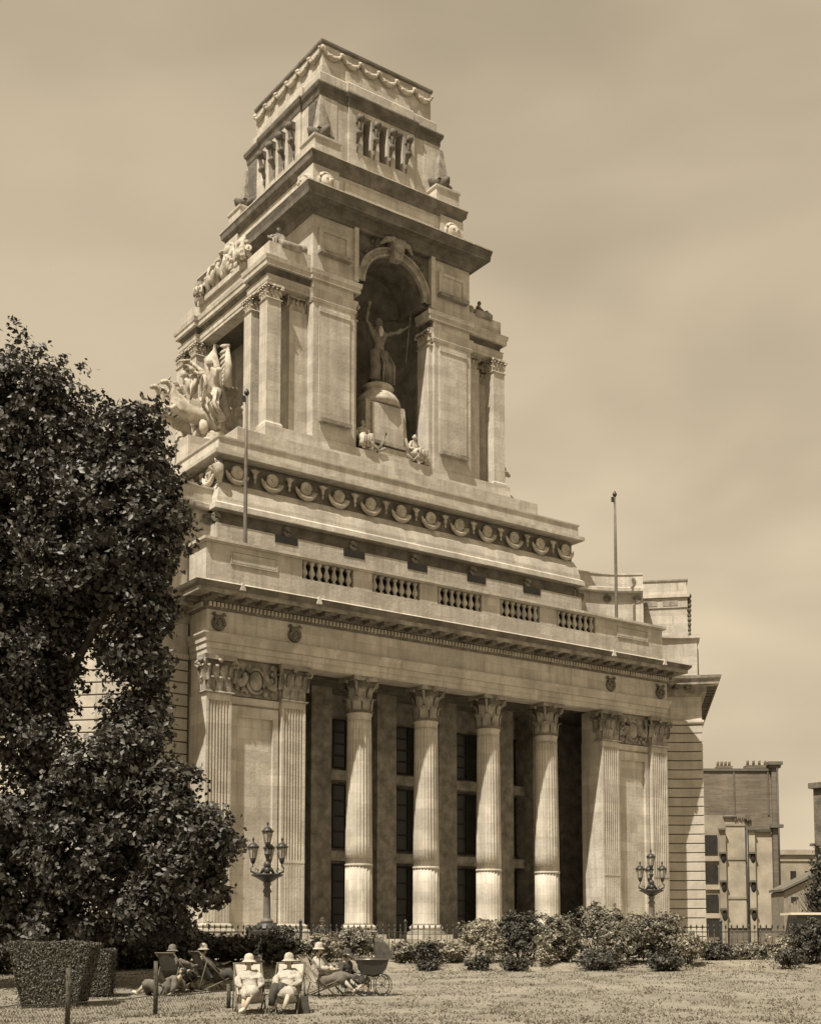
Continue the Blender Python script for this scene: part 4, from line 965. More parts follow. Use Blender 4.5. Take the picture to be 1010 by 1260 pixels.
# ------------------------------------------------------------------ shrubs
def shrub(px, top, bot_d, w, label, m=LEAF_S, dens=1.0, size=.055, group='shrubs planted along the bank', name='shrub', cat='shrub', stems=True, per=18):
    b = at(px, bot_d); b.z = gz(b.x, b.y) - .03
    H = hz(top, bot_d) - b.z; wr_ = w * 1.5 * bot_d / FPX / 2
    t = thing(name, label, cat, b, 0, group)
    Ps = []; Ns = []
    k = max(3, int(3 + wr_ * 2.2))
    for i in range(k):
        a = rng.uniform(0, 6.28); r_ = wr_ * rng.uniform(.1, .6); rb = wr_ * rng.uniform(.4, .62); zc = H * rng.uniform(.32, .78)
        if i == 0: zc = H * .72; r_ = 0
        c = (math.cos(a) * r_, math.sin(a) * r_, min(zc, H - rb * .7)); P, Nn = blob_points(c, (rb, rb, min(rb, H * .38)), int(dens * 2300 * rb * max(rb, .3) + 220), .075, per, .3); Ps.append(P); Ns.append(Nn)
    for _ in range(int(5 + 5 * wr_)):
        a = rng.uniform(0, 6.28); q = np.array([math.cos(a) * wr_ * rng.uniform(.3, .95), math.sin(a) * wr_ * rng.uniform(.3, .9), H * rng.uniform(.5, 1.02)]); Ps.append(q + rng.normal(0, .07, (14, 3))); Ns.append(np.tile([0, 0, 1.], (14, 1)))
    P = np.concatenate(Ps); Nn = np.concatenate(Ns); P[:, 2] = np.maximum(P[:, 2], .03)
    leaves('foliage', m, P, Nn, size, t, 'stuff', .7, up=.5)
    if stems:
        sm_ = MB()
        for i in range(5): a = rng.uniform(0, 6.28); sm_.tube([(0, 0, -.1), (math.cos(a) * wr_ * .3, math.sin(a) * wr_ * .3, H * .4), (math.cos(a) * wr_ * .5, math.sin(a) * wr_ * .5, H * .75)], [.035, .025, .01], 5)
        part('stems', sm_, BARK, t)
    return t
def tuftline(): pass
SH = [ # px, top row, depth, width px, label, leaf material
    (398, 1150, 47.2, 50, 'low pale leafed bush behind the pram and the sitting woman', LEAF_L),
    (432, 1143, 48.5, 52, 'rounded shrub rising just above the hood of the pram', LEAF_S),
    (497, 1160, 47.5, 36, 'loose pale shrub just right of the pram under the first giant column', LEAF_S),
    (524, 1160, 46.6, 34, 'small dark clump between the two shrubs right of the pram', LEAF_K),
    (548, 1157, 47.4, 42, 'pale ragged shrub standing left of the lightest bush', LEAF_L),
    (597, 1133, 47.8, 50, 'light leafed upright bush below the third giant column', LEAF_L),
    (638, 1124, 48.4, 62, 'tall dark round bush between the third and fourth columns', LEAF_K),
    (668, 1150, 46.4, 26, 'little pale plant at the foot of the tall dark round bush', LEAF_L),
    (692, 1128, 47.6, 62, 'broad spreading bush at the foot of the fourth column', LEAF_S),
    (734, 1112, 48.6, 56, 'tallest shrub with a pointed top beside the right end pier', LEAF_S),
    (765, 1138, 46.8, 60, 'bushy mid green shrub in front of the tallest pointed shrub', LEAF_S),
    (805, 1126, 47.6, 64, 'wide mound of leaves hiding the foot of the right lamp', LEAF_S),
    (845, 1152, 46.2, 34, 'small plant at the right end of the dense shrub group', LEAF_L),
    (875, 1158, 49.2, 46, 'low dark shrub under the fence near the stepped stone corner', LEAF_K),
    (922, 1156, 49.6, 52, 'low spreading shrub in front of the ruined party wall', LEAF_S),
    (958, 1152, 48.8, 46, 'pale low shrub left of the parked motor car', LEAF_L),
    (997, 1134, 47.0, 52, 'dark heavy bush at the right edge of the picture', LEAF_K),
]
for a in SH: shrub(*a[:4], a[4], a[5])
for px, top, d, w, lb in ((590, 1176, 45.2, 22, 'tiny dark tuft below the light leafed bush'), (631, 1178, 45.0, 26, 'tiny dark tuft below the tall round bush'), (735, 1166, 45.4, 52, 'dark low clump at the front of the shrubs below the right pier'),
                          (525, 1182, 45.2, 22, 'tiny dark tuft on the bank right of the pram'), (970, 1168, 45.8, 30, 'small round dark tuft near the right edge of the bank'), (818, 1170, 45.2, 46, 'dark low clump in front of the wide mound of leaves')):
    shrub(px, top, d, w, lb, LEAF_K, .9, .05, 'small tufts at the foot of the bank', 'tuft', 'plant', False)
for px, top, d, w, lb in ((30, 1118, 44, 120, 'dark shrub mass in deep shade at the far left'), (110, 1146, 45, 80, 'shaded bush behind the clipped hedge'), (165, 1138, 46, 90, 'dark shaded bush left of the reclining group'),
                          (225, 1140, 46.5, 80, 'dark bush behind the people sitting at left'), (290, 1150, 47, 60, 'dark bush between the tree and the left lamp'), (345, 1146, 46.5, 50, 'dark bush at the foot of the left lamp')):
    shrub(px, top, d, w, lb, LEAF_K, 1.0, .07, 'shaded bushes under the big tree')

# clipped hedges
def hedge(px, d, w_top, w_bot, zt, depth, label, zb=0.0):
    b = at(px, d); b.z = gz(b.x, b.y); t = thing('clipped_hedge', label, 'hedge', b, HEAD - R(90)); H = zt - b.z
    core = MB().frustum((0, 0), w_bot / 2 * .92, depth / 2 * .8, zb, H - .05, w_top / 2 * .94, depth / 2 * .92); part('twig_core', core, LEAF_K, t)
    n = int(5200 * (w_top * H + w_top * depth)); f = rng.integers(0, 6, n); q = rng.uniform(-1, 1, (n, 2)); zz = rng.uniform(0, 1, n) ** .9
    hw = w_bot / 2 + (w_top - w_bot) / 2 * zz; P = np.zeros((n, 3)); Nn = np.zeros((n, 3))
    for i in range(n):
        if f[i] < 2: P[i] = (q[i, 0] * hw[i], -depth / 2 * (.85 + .15 * zz[i]), zb + zz[i] * (H - zb)); Nn[i] = (0, -1, 0)
        elif f[i] == 2: P[i] = (hw[i], q[i, 0] * depth / 2, zb + zz[i] * (H - zb)); Nn[i] = (1, 0, 0)
        elif f[i] == 3: P[i] = (-hw[i], q[i, 0] * depth / 2, zb + zz[i] * (H - zb)); Nn[i] = (-1, 0, 0)
        else: P[i] = (q[i, 0] * w_top / 2, q[i, 1] * depth / 2, H); Nn[i] = (0, 0, 1)
    P += rng.normal(0, .022, P.shape); 
    P[:, 2] += .02 * np.sin(P[:, 0] * 5) * (P[:, 2] > H * .8)
    leaves('foliage', LEAF_H, P, Nn, .026, t, 'stuff', .55, up=.1)
hedge(71, 30.5, 1.9, 1.2, hz(1161, 30.5), 1.1, 'clipped topiary hedge with flat top and tapering sides at lower left')
hedge(124, 33.5, .72, .70, hz(1170, 33.5), .8, 'small square clipped hedge just right of the larger topiary', .05)

# ------------------------------------------------------------------ iron fence across the whole view
FD = 52.0
def fence():
    c = at(505, FD); c.z = .62; t = thing('iron_fence', 'long black iron spearhead railing behind the shrubs', 'fence', c, HEAD - R(90))
    H = hz(1137, FD) - c.z
    pk = MB().tube([(0, 0, 0), (0, 0, H - .16)], .018, 5); pk.lathe([(.018, H - .17), (.042, H - .12), (.03, H - .06), (.003, H)], 5); pk.box(-.03, .03, -.02, .02, H - .19, H - .165)
    pm = pk.mesh('picket', IRON); n = 0; x = -17.8
    while x < 18.2 and n < 160: obj('picket', pm, t, (x, 0, 0)); x += .232; n += 1
    for z in (.22, H - .32): part('rail', B(-18, 19, -.022, .022, z - .02, z + .02), IRON, t)
    ps = MB().box(-.05, .05, -.05, .05, 0, H + .02); ps.lathe([(.05, H + .02), (.08, H + .08), (.05, H + .15), (.0, H + .2)], 8); pm = ps.mesh('post', IRON)
    for x in np.arange(-17, 19, 4.2): obj('post', pm, t, (float(x), .02, 0))
    part('kerb', B(-18, 19, -.12, .12, -.3, .12), STONE_K, t)
fence()

# ------------------------------------------------------------------ ornate lamps
def lamp(px, d, ztop, label):  # branched standard
    b = at(px, d); b.z = .66; t = thing('lamp_standard', label, 'lamp', b, HEAD - R(90), 'branched lamps before the building'); H = ztop - b.z; k = (H) / 5.9
    def sc(mb): return mb.xform(Matrix.Scale(k, 4))
    pb = MB().box(-.62, .62, -.62, .62, 0, 1.0); pb.mould([(-.62, -.62), (.62, -.62), (.62, .62), (-.62, .62)], [(-.1, 1.0), (.05, 1.0), (.12, 1.1), (.12, 1.25), (-.1, 1.3)], True)
    for q in (-1, 1):
        for w in (-1, 1): pb.ball((q * .68, w * .68, 1.35), (.13, .13, .16), 8, 6); pb.tube([(q * .66, w * .66, .2), (q * .85, w * .85, .7), (q * .68, w * .68, 1.25)], [.09, .1, .07], 6)
    pb.lathe([(.6, 1.3), (.52, 1.42), (.42, 1.5), (.38, 1.6)], 16); part('pedestal', sc(pb), IRON, t)
    cl = MB().lathe([(.26, 1.6), (.26, 1.68), (.18, 1.74), (.165, 1.8), (.145, 2.8), (.16, 2.84), (.2, 2.9), (.16, 2.96), (.12, 3.06), (.18, 3.2), (.12, 3.3), (.15, 3.35)], 18, fn=lambda a, z: 1 - .1 * (abs(math.sin(a * 6)) if 1.8 < z < 2.78 else 0)); part('shaft', sc(cl), POLEM, t)
    ds = MB().lathe([(.1, 3.22), (.2, 3.3), (.42, 3.44), (.63, 3.54), (.65, 3.6), (.4, 3.57), (.1, 3.56)], 24, fn=lambda a, z: 1 + .03 * math.cos(a * 12)); part('dish', sc(ds), IRON, t)
    ch = MB(); ch.ball((0, 0, 3.98), (.16, .15, .18), 10, 8); ch.tube([(-.28, 0, 3.62), (-.16, 0, 3.8), (0, 0, 3.98)], [.06, .08, .08], 6); ch.tube([(.28, 0, 3.62), (.16, 0, 3.8), (0, 0, 3.98)], [.06, .08, .08], 6); ch.ball((0, -.08, 3.74), (.14, .14, .16), 8, 6)
    ch.lathe([(.04, 4.1), (.05, 4.25), (.13, 4.42), (.14, 4.45), (.04, 4.5), (.035, 4.7)], 10); part('cherub_stem', sc(ch), IRON, t)
    for dx, dy, z0 in ((0, 0, 4.68), (-.60, 0, 4.02), (.60, 0, 4.02), (0, .60, 4.02), (0, -.60, 3.99)):
        if dy < 0: continue
        lo = MB(); g = .74
        if dx or dy:
            lo.tube([(dx * .2, dy * .2, 3.6), (dx * .7, dy * .7, 3.62), (dx * 1.12, dy * 1.12, 3.72), (dx * 1.15, dy * 1.15, 3.86), (dx, dy, 3.94), (dx, dy, z0 + .03)], [.045, .05, .045, .035, .03, .03], 7); lo.tube([(dx * .75, dy * .75, 3.62), (dx * .6, dy * .6, 3.78), (dx * .8, dy * .8, 3.84), (dx * .85, dy * .85, 3.74)], [.03, .03, .025, .015], 5)
        lo.lathe([(.03, z0), (.09, z0 + .08), (.13, z0 + .24), (.125, z0 + .26)], 8, (dx, dy, 0))
        l_ = part('lantern', sc(lo), IRON, t)
        gl = MB().lathe([(.125, z0 + .25), (.2, z0 + .66)], 8, (dx, dy, 0), smooth=False); part('glass', sc(gl), LGLASS, l_)
        cap = MB().lathe([(.235, z0 + .66), (.25, z0 + .71), (.2, z0 + .78), (.12, z0 + .87), (.045, z0 + .91), (.03, z0 + .98), (.055, z0 + 1.03), (.015, z0 + 1.14)], 8, (dx, dy, 0))
        for a in range(8): a_ = a * math.pi / 4; cap.tube([(dx + .125 * math.cos(a_), dy + .125 * math.sin(a_), z0 + .25), (dx + .205 * math.cos(a_), dy + .205 * math.sin(a_), z0 + .66)], .012, 4); cap.ball((dx + .24 * math.cos(a_), dy + .24 * math.sin(a_), z0 + .73), .028, 5, 4)
        part('lantern_cap', sc(cap), IRON, l_)
lamp(329, 54, hz(1008, 54), 'nearer branched iron lamp with several lanterns before the left pier')
lamp(801, 68, hz(1043, 68), 'farther branched iron lamp standing before the right end pier')

# ------------------------------------------------------------------ background at right
def prism_front(px0, px1, d, depth): pass
def party():
    d = 135.0; b = at(905, d); b.z = .65; t = thing('brick_building', 'tall old building with a bare scarred party wall behind the right corner', 'building', b, HEAD - R(90))
    def X(px): return (px - 905) / FPX * d
    def Z(py): return hz(py, d) - b.z
    part('brick_wall', B(X(800), X(958), 0, 9, 0, Z(948)), BRICK, t)
    part('parapet_coping', B(X(800), X(960), -.15, 9.1, Z(948), Z(945)), SLATE, t)
    for a, c_, tp in ((886, 905, 941), (922, 951, 940)): 
        ch = part('chimney', B(X(a), X(c_), .3, 1.6, Z(944), Z(tp)), BRICK, t)
        for k in range(4): part('chimney_pot', MB().lathe([(.16, 0), (.13, .5), (.17, .6)], 8, (X(a + (c_ - a) * (k + .5) / 4), .95, Z(tp) + .0)), PLASTER, ch)
    part('wall_pier', B(X(951), X(959), -.35, 9.0, 0, Z(941)), BRICK, t)
    cr = MB().box(X(946), X(964), -.7, .6, Z(941), Z(937)); cr.box(X(949), X(962), -.5, .5, Z(944.5), Z(941)); part('corner_cornice', cr, SLATE, t)
    part('lower_cornice', B(X(948), X(963), -.7, .0, Z(1019), Z(1015)), SLATE, t)
    for k, (x0, x1, y0, y1) in enumerate(((893, 917, 1003, 1142), (921, 950, 1024, 1142), (862, 893, 1003, 1142))): part('plaster_patch', B(X(x0), X(x1), -.12 - .01 * k, -.002, Z(y1), Z(y0)), PLASTER if k < 2 else PLAST2, t)
    for x in (905, 947): part('brick_joint', B(X(x) - .07, X(x) + .07, -.1, -.003, Z(1003), Z(948)), SLATE, t)
    for y in (1015, 1057, 1105): part('floor_scar', B(X(893), X(917), -.2, -.141, Z(y) - .12, Z(y) + .1), PLAST2, t)
    part('ragged_ledge', B(X(890), X(906), -.35, -.121, Z(1006), Z(1004)), SLATE, t)
    for k in range(8): part('projecting_brick', B(X(904 + k * 2.6), X(905.4 + k * 2.6), -.3, -.121, Z(1010 - (k % 3)), Z(1003.5)), BRICK, t)
    part('timber_beam', B(X(925), X(948), -.4, -.14, Z(1024), Z(1021)), BARK, t)
    for y0, y1 in ((1028, 1051), (1065, 1087), (1101, 1123), (1132, 1146)): part('room_opening', B(X(866), X(882), -.3, -.142, Z(y1), Z(y0)), DARK, t)
    for y in (1060, 1095, 1130): part('room_band', B(X(864), X(884), -.34, -.143, Z(y), Z(y - 6)), PLASTER, t)
    for x0 in (884, 920):
        part('chimney_breast', B(X(x0), X(x0 + 8), -.5, -.15, 0, Z(1022)), PLAST2 if x0 == 884 else PLASTER, t)
        for y in (1056, 1092, 1127): part('fireplace', MB().ball((X(x0 + 5), -.5, Z(y)), (.28, .12, .55), 10, 6), DARK, t)
        for y in (1021, 1050, 1085, 1119): part('hearth_stone', B(X(x0 - 1), X(x0 + 8), -.75, -.5, Z(y) - .1, Z(y) + .1), SLATE, t)
    part('drainpipe', MB().tube([(X(918.5), -.5, 0), (X(918.5), -.5, Z(1021))], .13, 6), IRON, t)
    part('drainpipe', MB().tube([(X(957), -.6, 0), (X(957), -.6, Z(945))], .10, 6), IRON, t)
party()
def small_buildings():
    d = 150.; b = at(985, d); b.z = .65; t = thing('terrace_house', 'low pale rendered house beyond the party wall', 'building', b, HEAD - R(90))
    X = lambda px: (px - 985) / FPX * d; Z = lambda py: hz(py, d) - b.z
    part('wall', B(X(955), X(1060), 0, 8, 0, Z(1052)), PLAST2, t); part('parapet', B(X(955), X(1060), -.25, 8, Z(1052), Z(1046)), PLASTER, t); part('string_course', B(X(955), X(1060), -.12, -.002, Z(1060), Z(1058)), PLASTER, t)
    for x in (972, 990, 1010): w = part('window', B(X(x), X(x + 7), -.05, -.003, Z(1088), Z(1072)), GLASS, t); part('sill', B(X(x - 1), X(x + 8), -.25, -.01, Z(1090), Z(1088)), PLASTER, w)
    d2 = 110.; b = at(985, d2); b.z = .65; t = thing('timber_shed', 'lean-to timber shed with a sloping roof at the right', 'shed', b, HEAD - R(90))
    X = lambda px: (px - 985) / FPX * d2; Z = lambda py: hz(py, d2) - b.z
    rf = MB().add([(X(961), -.3, Z(1097)), (X(961), 4, Z(1097)), (X(1030), 4, Z(1064)), (X(1030), -.3, Z(1064)), (X(961), -.3, Z(1094)), (X(961), 4, Z(1094)), (X(1030), 4, Z(1061)), (X(1030), -.3, Z(1061))], [(0, 1, 2, 3), (4, 7, 6, 5), (0, 4, 5, 1), (1, 5, 6, 2), (2, 6, 7, 3), (3, 7, 4, 0)])
    part('roof', rf, SLATE, t)
    wl = MB().add([(X(963), 0, 0), (X(1028), 0, 0), (X(1028), 0, Z(1067)), (X(963), 0, Z(1098)), (X(963), 3.8, 0), (X(1028), 3.8, 0), (X(1028), 3.8, Z(1067)), (X(963), 3.8, Z(1098))], [(0, 1, 2, 3), (4, 7, 6, 5), (0, 3, 7, 4), (1, 5, 6, 2)])
    part('wall', wl, TIMBER, t); part('window', B(X(972), X(981), -.04, -.003, Z(1112), Z(1104)), GLASS, t)
    for k in range(14): part('plank', B(X(967 + 3.4 * k), X(969.2 + 3.4 * k), -1.2, -1.14, 0, Z(1112 - (k % 3) * 2)), TIMBER, t)
    d3 = 118.; b = at(1003, d3); b.z = .65; t = thing('brick_warehouse', 'tall dark brick building cut by the right edge of the picture', 'building', b, HEAD - R(90) - R(52))
    H = hz(970, d3) - b.z
    part('wall', B(0, 14, 0, 10, 0, H), STONE_K, t); part('cornice', B(-.3, 14, -.35, 10, H, H + .5), STONE_K, t)
    for r_ in range(4):
        for k in range(5): w = part('window', B(.9 + k * 2.5, 2.1 + k * 2.5, -.06, -.003, H - 3.2 - r_ * 3.4, H - 1.2 - r_ * 3.4), GLASS, t); part('sill', B(.8 + k * 2.5, 2.2 + k * 2.5, -.2, -.01, H - 3.35 - r_ * 3.4, H - 3.21 - r_ * 3.4), STONE_K, w)
    for y in (H - 5.2,): part('balcony_band', B(-.2, 14, -.5, -.062, y - .1, y + .15), STONE_K, t)
small_buildings()
def rtree():
    d = 84.; b = at(1016, d); b.z = .65; t = thing('street_tree', 'dark tree with bare lower twigs at the right edge', 'tree', b)
    part('trunk', MB().tube([(0, 0, 0), (0, 0, 2.4), (.2, .1, 4.5)], [.3, .22, .1], 8), BARK, t)
    Ps = []; Ns = []
    for px, py, r_ in ((1018, 1072, 1.0), (1014, 1095, 1.0), (1024, 1055, 1.2), (1008, 1112, .7), (1018, 1110, 1.2)):
        p = at(px, d); P, Nn = blob_points((p.x - b.x, p.y - b.y, hz(py, d) - b.z), (r_, r_, r_), int(900 * r_), .22, 20, .2); Ps.append(P); Ns.append(Nn)
    leaves('foliage', LEAF_K, np.concatenate(Ps), np.concatenate(Ns), .13, t, 'stuff')
    br = MB()
    for k in range(9): e = at(978 + k * 3.2, d - .5 + k * .1); br.tube([(0, 0, 1.6 + k * .25), ((e.x - b.x) * .55, (e.y - b.y) * .55, 2.4 + k * .2), (e.x - b.x, e.y - b.y, hz(1105 - k * 5, d) - b.z)], [.07, .045, .015], 5)
    part('twigs', br, BARK, t)
rtree()
def car():
    d = 58.; b = at(1000, d); b.z = .70; t = thing('parked_car', 'old dark motor car parked beyond the railing at the right edge', 'car', b, HEAD - R(90))
    Hh = hz(1123, d) - b.z
    CARP = mat('car_paint', (.03, .028, .022), None, rough=.25, spec=.6)
    bd_ = B(-1.35, 1.5, -.8, .8, .55, 1.15); bd_.frustum((.15, 0), 1.25, .76, 1.15, Hh - .12, 1.12, .70); part('body', bd_, CARP, t)
    rf = B(-1.28, 1.55, -.82, .82, Hh - .12, Hh - .02); part('roof', rf, mat('car_roof', (.62, .56, .45), None, rough=.4), t)
    hd = MB().tube([(1.5, 0, .85), (2.5, 0, .82), (2.9, 0, .78)], [.52, .46, .36], 12); part('bonnet', hd, CARP, t)
    for x in (-.85, -.05, .75): w = part('window', B(x - .33, x + .33, -.79, -.77, 1.22, Hh - .28), GLASS, t)
    for x in (-.9, 2.2):
        for s_ in (-1, 1):
            wl = MB().tube([(x + .33 * math.cos(a), s_ * .78, .4 + .33 * math.sin(a)) for a in np.linspace(0, 2 * math.pi, 19)[:-1]], .07, 7, True); w = part('wheel', wl, CARP, t)
            sp_ = MB()
            for a in range(8): sp_.tube([(x, s_ * .78, .4), (x + .3 * math.cos(a * .785), s_ * .78, .4 + .3 * math.sin(a * .785))], .015, 4)
            part('spokes', sp_, POLEM, w)
            part('mudguard', MB().tube([(x + .5 * math.cos(a), s_ * .74, .45 + .46 * math.sin(a)) for a in np.linspace(.1, 3.0, 9)], .07, 6), CARP, t)
    for s_ in (-1, 1): part('headlight', MB().ball((2.85, s_ * .45, 1.0), (.12, .14, .14), 10, 7), LGLASS, t)
car()

# ------------------------------------------------------------------ people, deckchairs, pram
SKINM = mat('skin', (.36, .30, .225), None, rough=.6); HAIR = mat('dark_hair', (.03, .026, .02), None, rough=.5)
WHITE = mat('white_cotton', (.46, .43, .37), (.31, .285, .24), 9, .9, bump=.4, bscale=25); DARKC = mat('dark_wool', (.045, .042, .035), (.07, .065, .055), 8, .95, bump=.3, bscale=30)
GREYC = mat('grey_flannel', (.16, .145, .12), (.11, .10, .082), 8, .95, bump=.3, bscale=30); CANVAS = mat('pale_canvas', (.52, .48, .40), (.42, .385, .315), 5, .9, bump=.2, bscale=40)
CANVAS_D = mat('dark_canvas', (.10, .09, .075), (.07, .064, .052), 5, .9); WOOD = mat('deckchair_wood', (.16, .14, .105), (.11, .095, .07), 8, .7)
SHOE = mat('pale_shoe', (.5, .46, .38), None, rough=.5); SHOE_D = mat('dark_shoe', (.03, .028, .023), None, rough=.4); STOCK = mat('stocking', (.42, .37, .29), None, rough=.7)
def lerp(a, b, t): return tuple(x + (y - x) * t for x, y in zip(a, b))
def person(loc, rz, J, label, top=WHITE, skirt=WHITE, hat=None, legs=STOCK, shoe=SHOE, hair=HAIR, cat='person', group=None, dress=True, hatdark=True):
    t = thing('person', label, cat, loc, rz, group)
    q = lambda k, r: (*J[k], r)
    ch = [[q('pelvis', .13), q('waist', .11), q('chest', .135), q('neck', .05), q('head', .06)]]
    for a in 'LR':
        ch.append([q('chest', .135), q('sh' + a, .058), q('el' + a, .041), q('wr' + a, .027), q('ha' + a, .030)])
        ch.append([q('pelvis', .13), q('hip' + a, .088), q('kn' + a, .056), q('an' + a, .036), q('to' + a, .032)])
        w = Vector(J['wr' + a]); h = Vector(J['ha' + a]); d = (h - w).normalized(); sd = d.cross(Vector((0, 0, 1))); sd = sd.normalized() if sd.length > .1 else Vector((1, 0, 0))
        for k, (o, l_) in enumerate(((-.03, .055), (-.011, .068), (.009, .062), (.028, .048))):
            b_ = h + d * .012 + sd * o; m_ = b_ + d * l_ * .55; e = m_ + (d + Vector((0, 0, -.6))).normalized() * l_ * .5
            ch.append([q('ha' + a, .030), (*b_, .010), (*m_, .009), (*e, .007)])
        th = w.lerp(h, .45) + sd * .035; ch.append([q('ha' + a, .030), (*th, .011), (*(th + d * .035 + sd * .012), .009)])
    hx, hy, hz_ = J['head']; d = Vector(J.get('look', (0, -1, 0))).normalized(); e = Vector((-d.y, d.x, 0)); C0 = Vector((hx, hy, hz_ + .045))
    ex = MB(); ex.ball(C0, (.072, .086, .108), 14, 10); n_ = C0 + d * .085 + Vector((0, 0, -.012)); ex.tube([n_ + Vector((0, 0, .035)) - d * .01, n_ + d * .018, n_ + Vector((0, 0, -.012))], [.009, .014, .010], 6)
    ex.ball(C0 + d * .045 + Vector((0, 0, -.075)), (.035, .035, .03), 8, 6)
    for g in (-1, 1): ex.ball(C0 + e * g * .076, (.014, .02, .03), 6, 5)
    obj('body', skin(ch, SKINM, 'body', 1, ex), t)
    fm = MB()
    for g in (-1, 1): fm.ball(C0 + d * .076 + e * g * .028 + Vector((0, 0, .012)), (.011, .009, .007), 6, 4)
    fm.ball(C0 + d * .080 + Vector((0, 0, -.048)), (.02, .008, .006), 6, 4); part('face_features', fm, HAIR, t)
    hr = MB(); hr.ball(C0 - d * .034 + Vector((0, 0, .02)), (.080, .086, .10), 12, 8)
    for g in (-1, 1): hr.ball(C0 + e * g * .064 - d * .012 + Vector((0, 0, -.03)), (.026, .04, .055), 8, 6)
    part('hair', hr, hair, t)
    # blouse and sleeves
    cl = [[q('waist', .175), lerp(J['waist'], J['chest'], .5) + (.175,), q('chest', .175), lerp(J['chest'], J['neck'], .6) + (.085,)]]
    for a in 'LR': cl.append([q('chest', .165), q('sh' + a, .085), lerp(J['sh' + a], J['el' + a], .6) + (.080,), q('el' + a, .078), lerp(J['el' + a], J['wr' + a], .8) + (.056,)])
    cl.append([q('waist', .175), q('pelvis', .18)]); obj('blouse', skin(cl, top, 'blouse', 2, None, .045), t)
    if False:
        c0 = Vector(J['neck']); vs_ = [c0 + Vector((-.05, -.06, .0)), c0 + Vector((.05, -.06, .0)), c0 + Vector((.0, -.20, -.18))]; cm = MB().tube([vs_[0], vs_[2]], [.02, .016], 5); cm.tube([vs_[1], vs_[2]], [.02, .016], 5); part('collar', cm, GREYC, t)
    if dress:
        sk = [[q('pelvis', .175)]]
        L_ = []
        for a in 'LR':
            L_.append([q('pelvis', .175), q('hip' + a, .15), q('kn' + a, .135), lerp(J['kn' + a], J['an' + a], .5) + (.14,)])
        me = skin(L_, skirt, 'skirt', 2, None, .06); obj('skirt', me, t)
        web = MB(); a, b_ = Vector(J['knL']), Vector(J['knR']); web.tube([Vector(J['pelvis']), (Vector(J['hipL']) + Vector(J['hipR'])) / 2, (a + b_) / 2 + Vector((0, 0, .01)), (Vector(lerp(J['knL'], J['anL'], .36)) + Vector(lerp(J['knR'], J['anR'], .36))) / 2], [.15, .15, .12, .11], 10); part('skirt_lap', web, skirt, t)
    else:
        L_ = [[q('pelvis', .16), q('hip' + a, .11), q('kn' + a, .085), q('an' + a, .065)] for a in 'LR']; obj('trousers', skin(L_, skirt, 'trousers', 2, None, .015), t)
    for a in 'LR':
        if legs: part('stocking', MB().tube([lerp(J['kn' + a], J['an' + a], .2), lerp(J['kn' + a], J['an' + a], .6), J['an' + a]], [.062, .052, .042], 9), legs, t)
        an, to = Vector(J['an' + a]), Vector(J['to' + a]); part('shoe', MB().tube([an + Vector((0, .03, -.03)), an.lerp(to, .55) + Vector((0, 0, .0)), to + (to - an).normalized() * .03], [.045, .046, .03], 8), shoe, t)
    if hat:
        hb_ = MB(); c = C0 + Vector((0, 0, .02)); hb_.lathe([(.170, -.012), (.166, -.022), (.112, .022), (.108, .05), (.10, .11), (.066, .155), (.01, .172)], 18, (c.x, c.y, c.z)); part('hat', hb_, hat, t)
        part('hat_band', MB().lathe([(.104, .032), (.106, .034), (.104, .06), (.10, .062)], 18, (c.x, c.y, c.z)), DARKC if hatdark else GREYC, t)
    return t
def deckchair(loc, rz, label, cloth=CANVAS, group='deckchairs on the grass'):
    t = thing('deckchair', label, 'deckchair', loc, rz, group)
    for x in (-.30, .30):
        part('frame_rail', MB().tube([(x, -.50, .0), (x, .58, 1.06)], .019, 6), WOOD, t); part('frame_rail', MB().tube([(x * .92, .52, .0), (x * .92, -.52, .42)], .019, 6), WOOD, t)
        part('strut', MB().tube([(x * 1.06, .58, .02), (x * 1.06, .34, .82)], .014, 5), WOOD, t)
    for y, z in ((.58, 1.06), (-.52, .42), (.50, .03)): part('crossbar', MB().tube([(-.33, y, z), (.33, y, z)], .018, 6), WOOD, t)
    pts = [(.58, 1.07), (.50, .90), (.40, .66), (.28, .44), (.10, .28), (-.10, .235), (-.32, .30), (-.52, .43)]
    vs = []; fs = []
    for i, (y, z) in enumerate(pts):
        for x in (-.27, -.13, 0, .13, .27): vs.append((x, y, z - .03 * (1 - (x / .27) ** 2)))
    for i in range(len(pts) - 1):
        for j in range(4): a = i * 5 + j; fs.append((a, a + 1, a + 6, a + 5))
    o = MB().add(vs, fs, True); o.add([(x, y, z - .008) for x, y, z in vs], [tuple(reversed(f)) for f in fs], True); part('canvas_seat', o, cloth, t); return t
def SJ(cross=False, lean=.22, **k):
    J = dict(pelvis=(0, .02, .36), waist=(0, .12, .50), chest=(0, .26, .74), neck=(0, .30, .93), head=(0, .27, 1.03),
             shL=(.165, .25, .83), elL=(.27, .05, .60), wrL=(.16, -.15, .52), haL=(.10, -.21, .51), shR=(-.165, .25, .83), elR=(-.27, .05, .60), wrR=(-.14, -.15, .52), haR=(-.07, -.21, .51),
             hipL=(.09, -.06, .36), hipR=(-.09, -.06, .36), knL=(.12, -.46, .47), anL=(.12, -.66, .09), toL=(.13, -.80, .05), knR=(-.11, -.46, .47), anR=(-.11, -.66, .09), toR=(-.12, -.80, .05), look=(0, -1, -.1))
    J.update(k); return J
FACE = HEAD - R(90)
def gp(px, d): p = at(px, d); p.z = gz(p.x, p.y); return p
pA = gp(309, 28.2); deckchair(pA, FACE + R(12), 'pale canvas deckchair under the woman in the brimmed hat with a dark band')
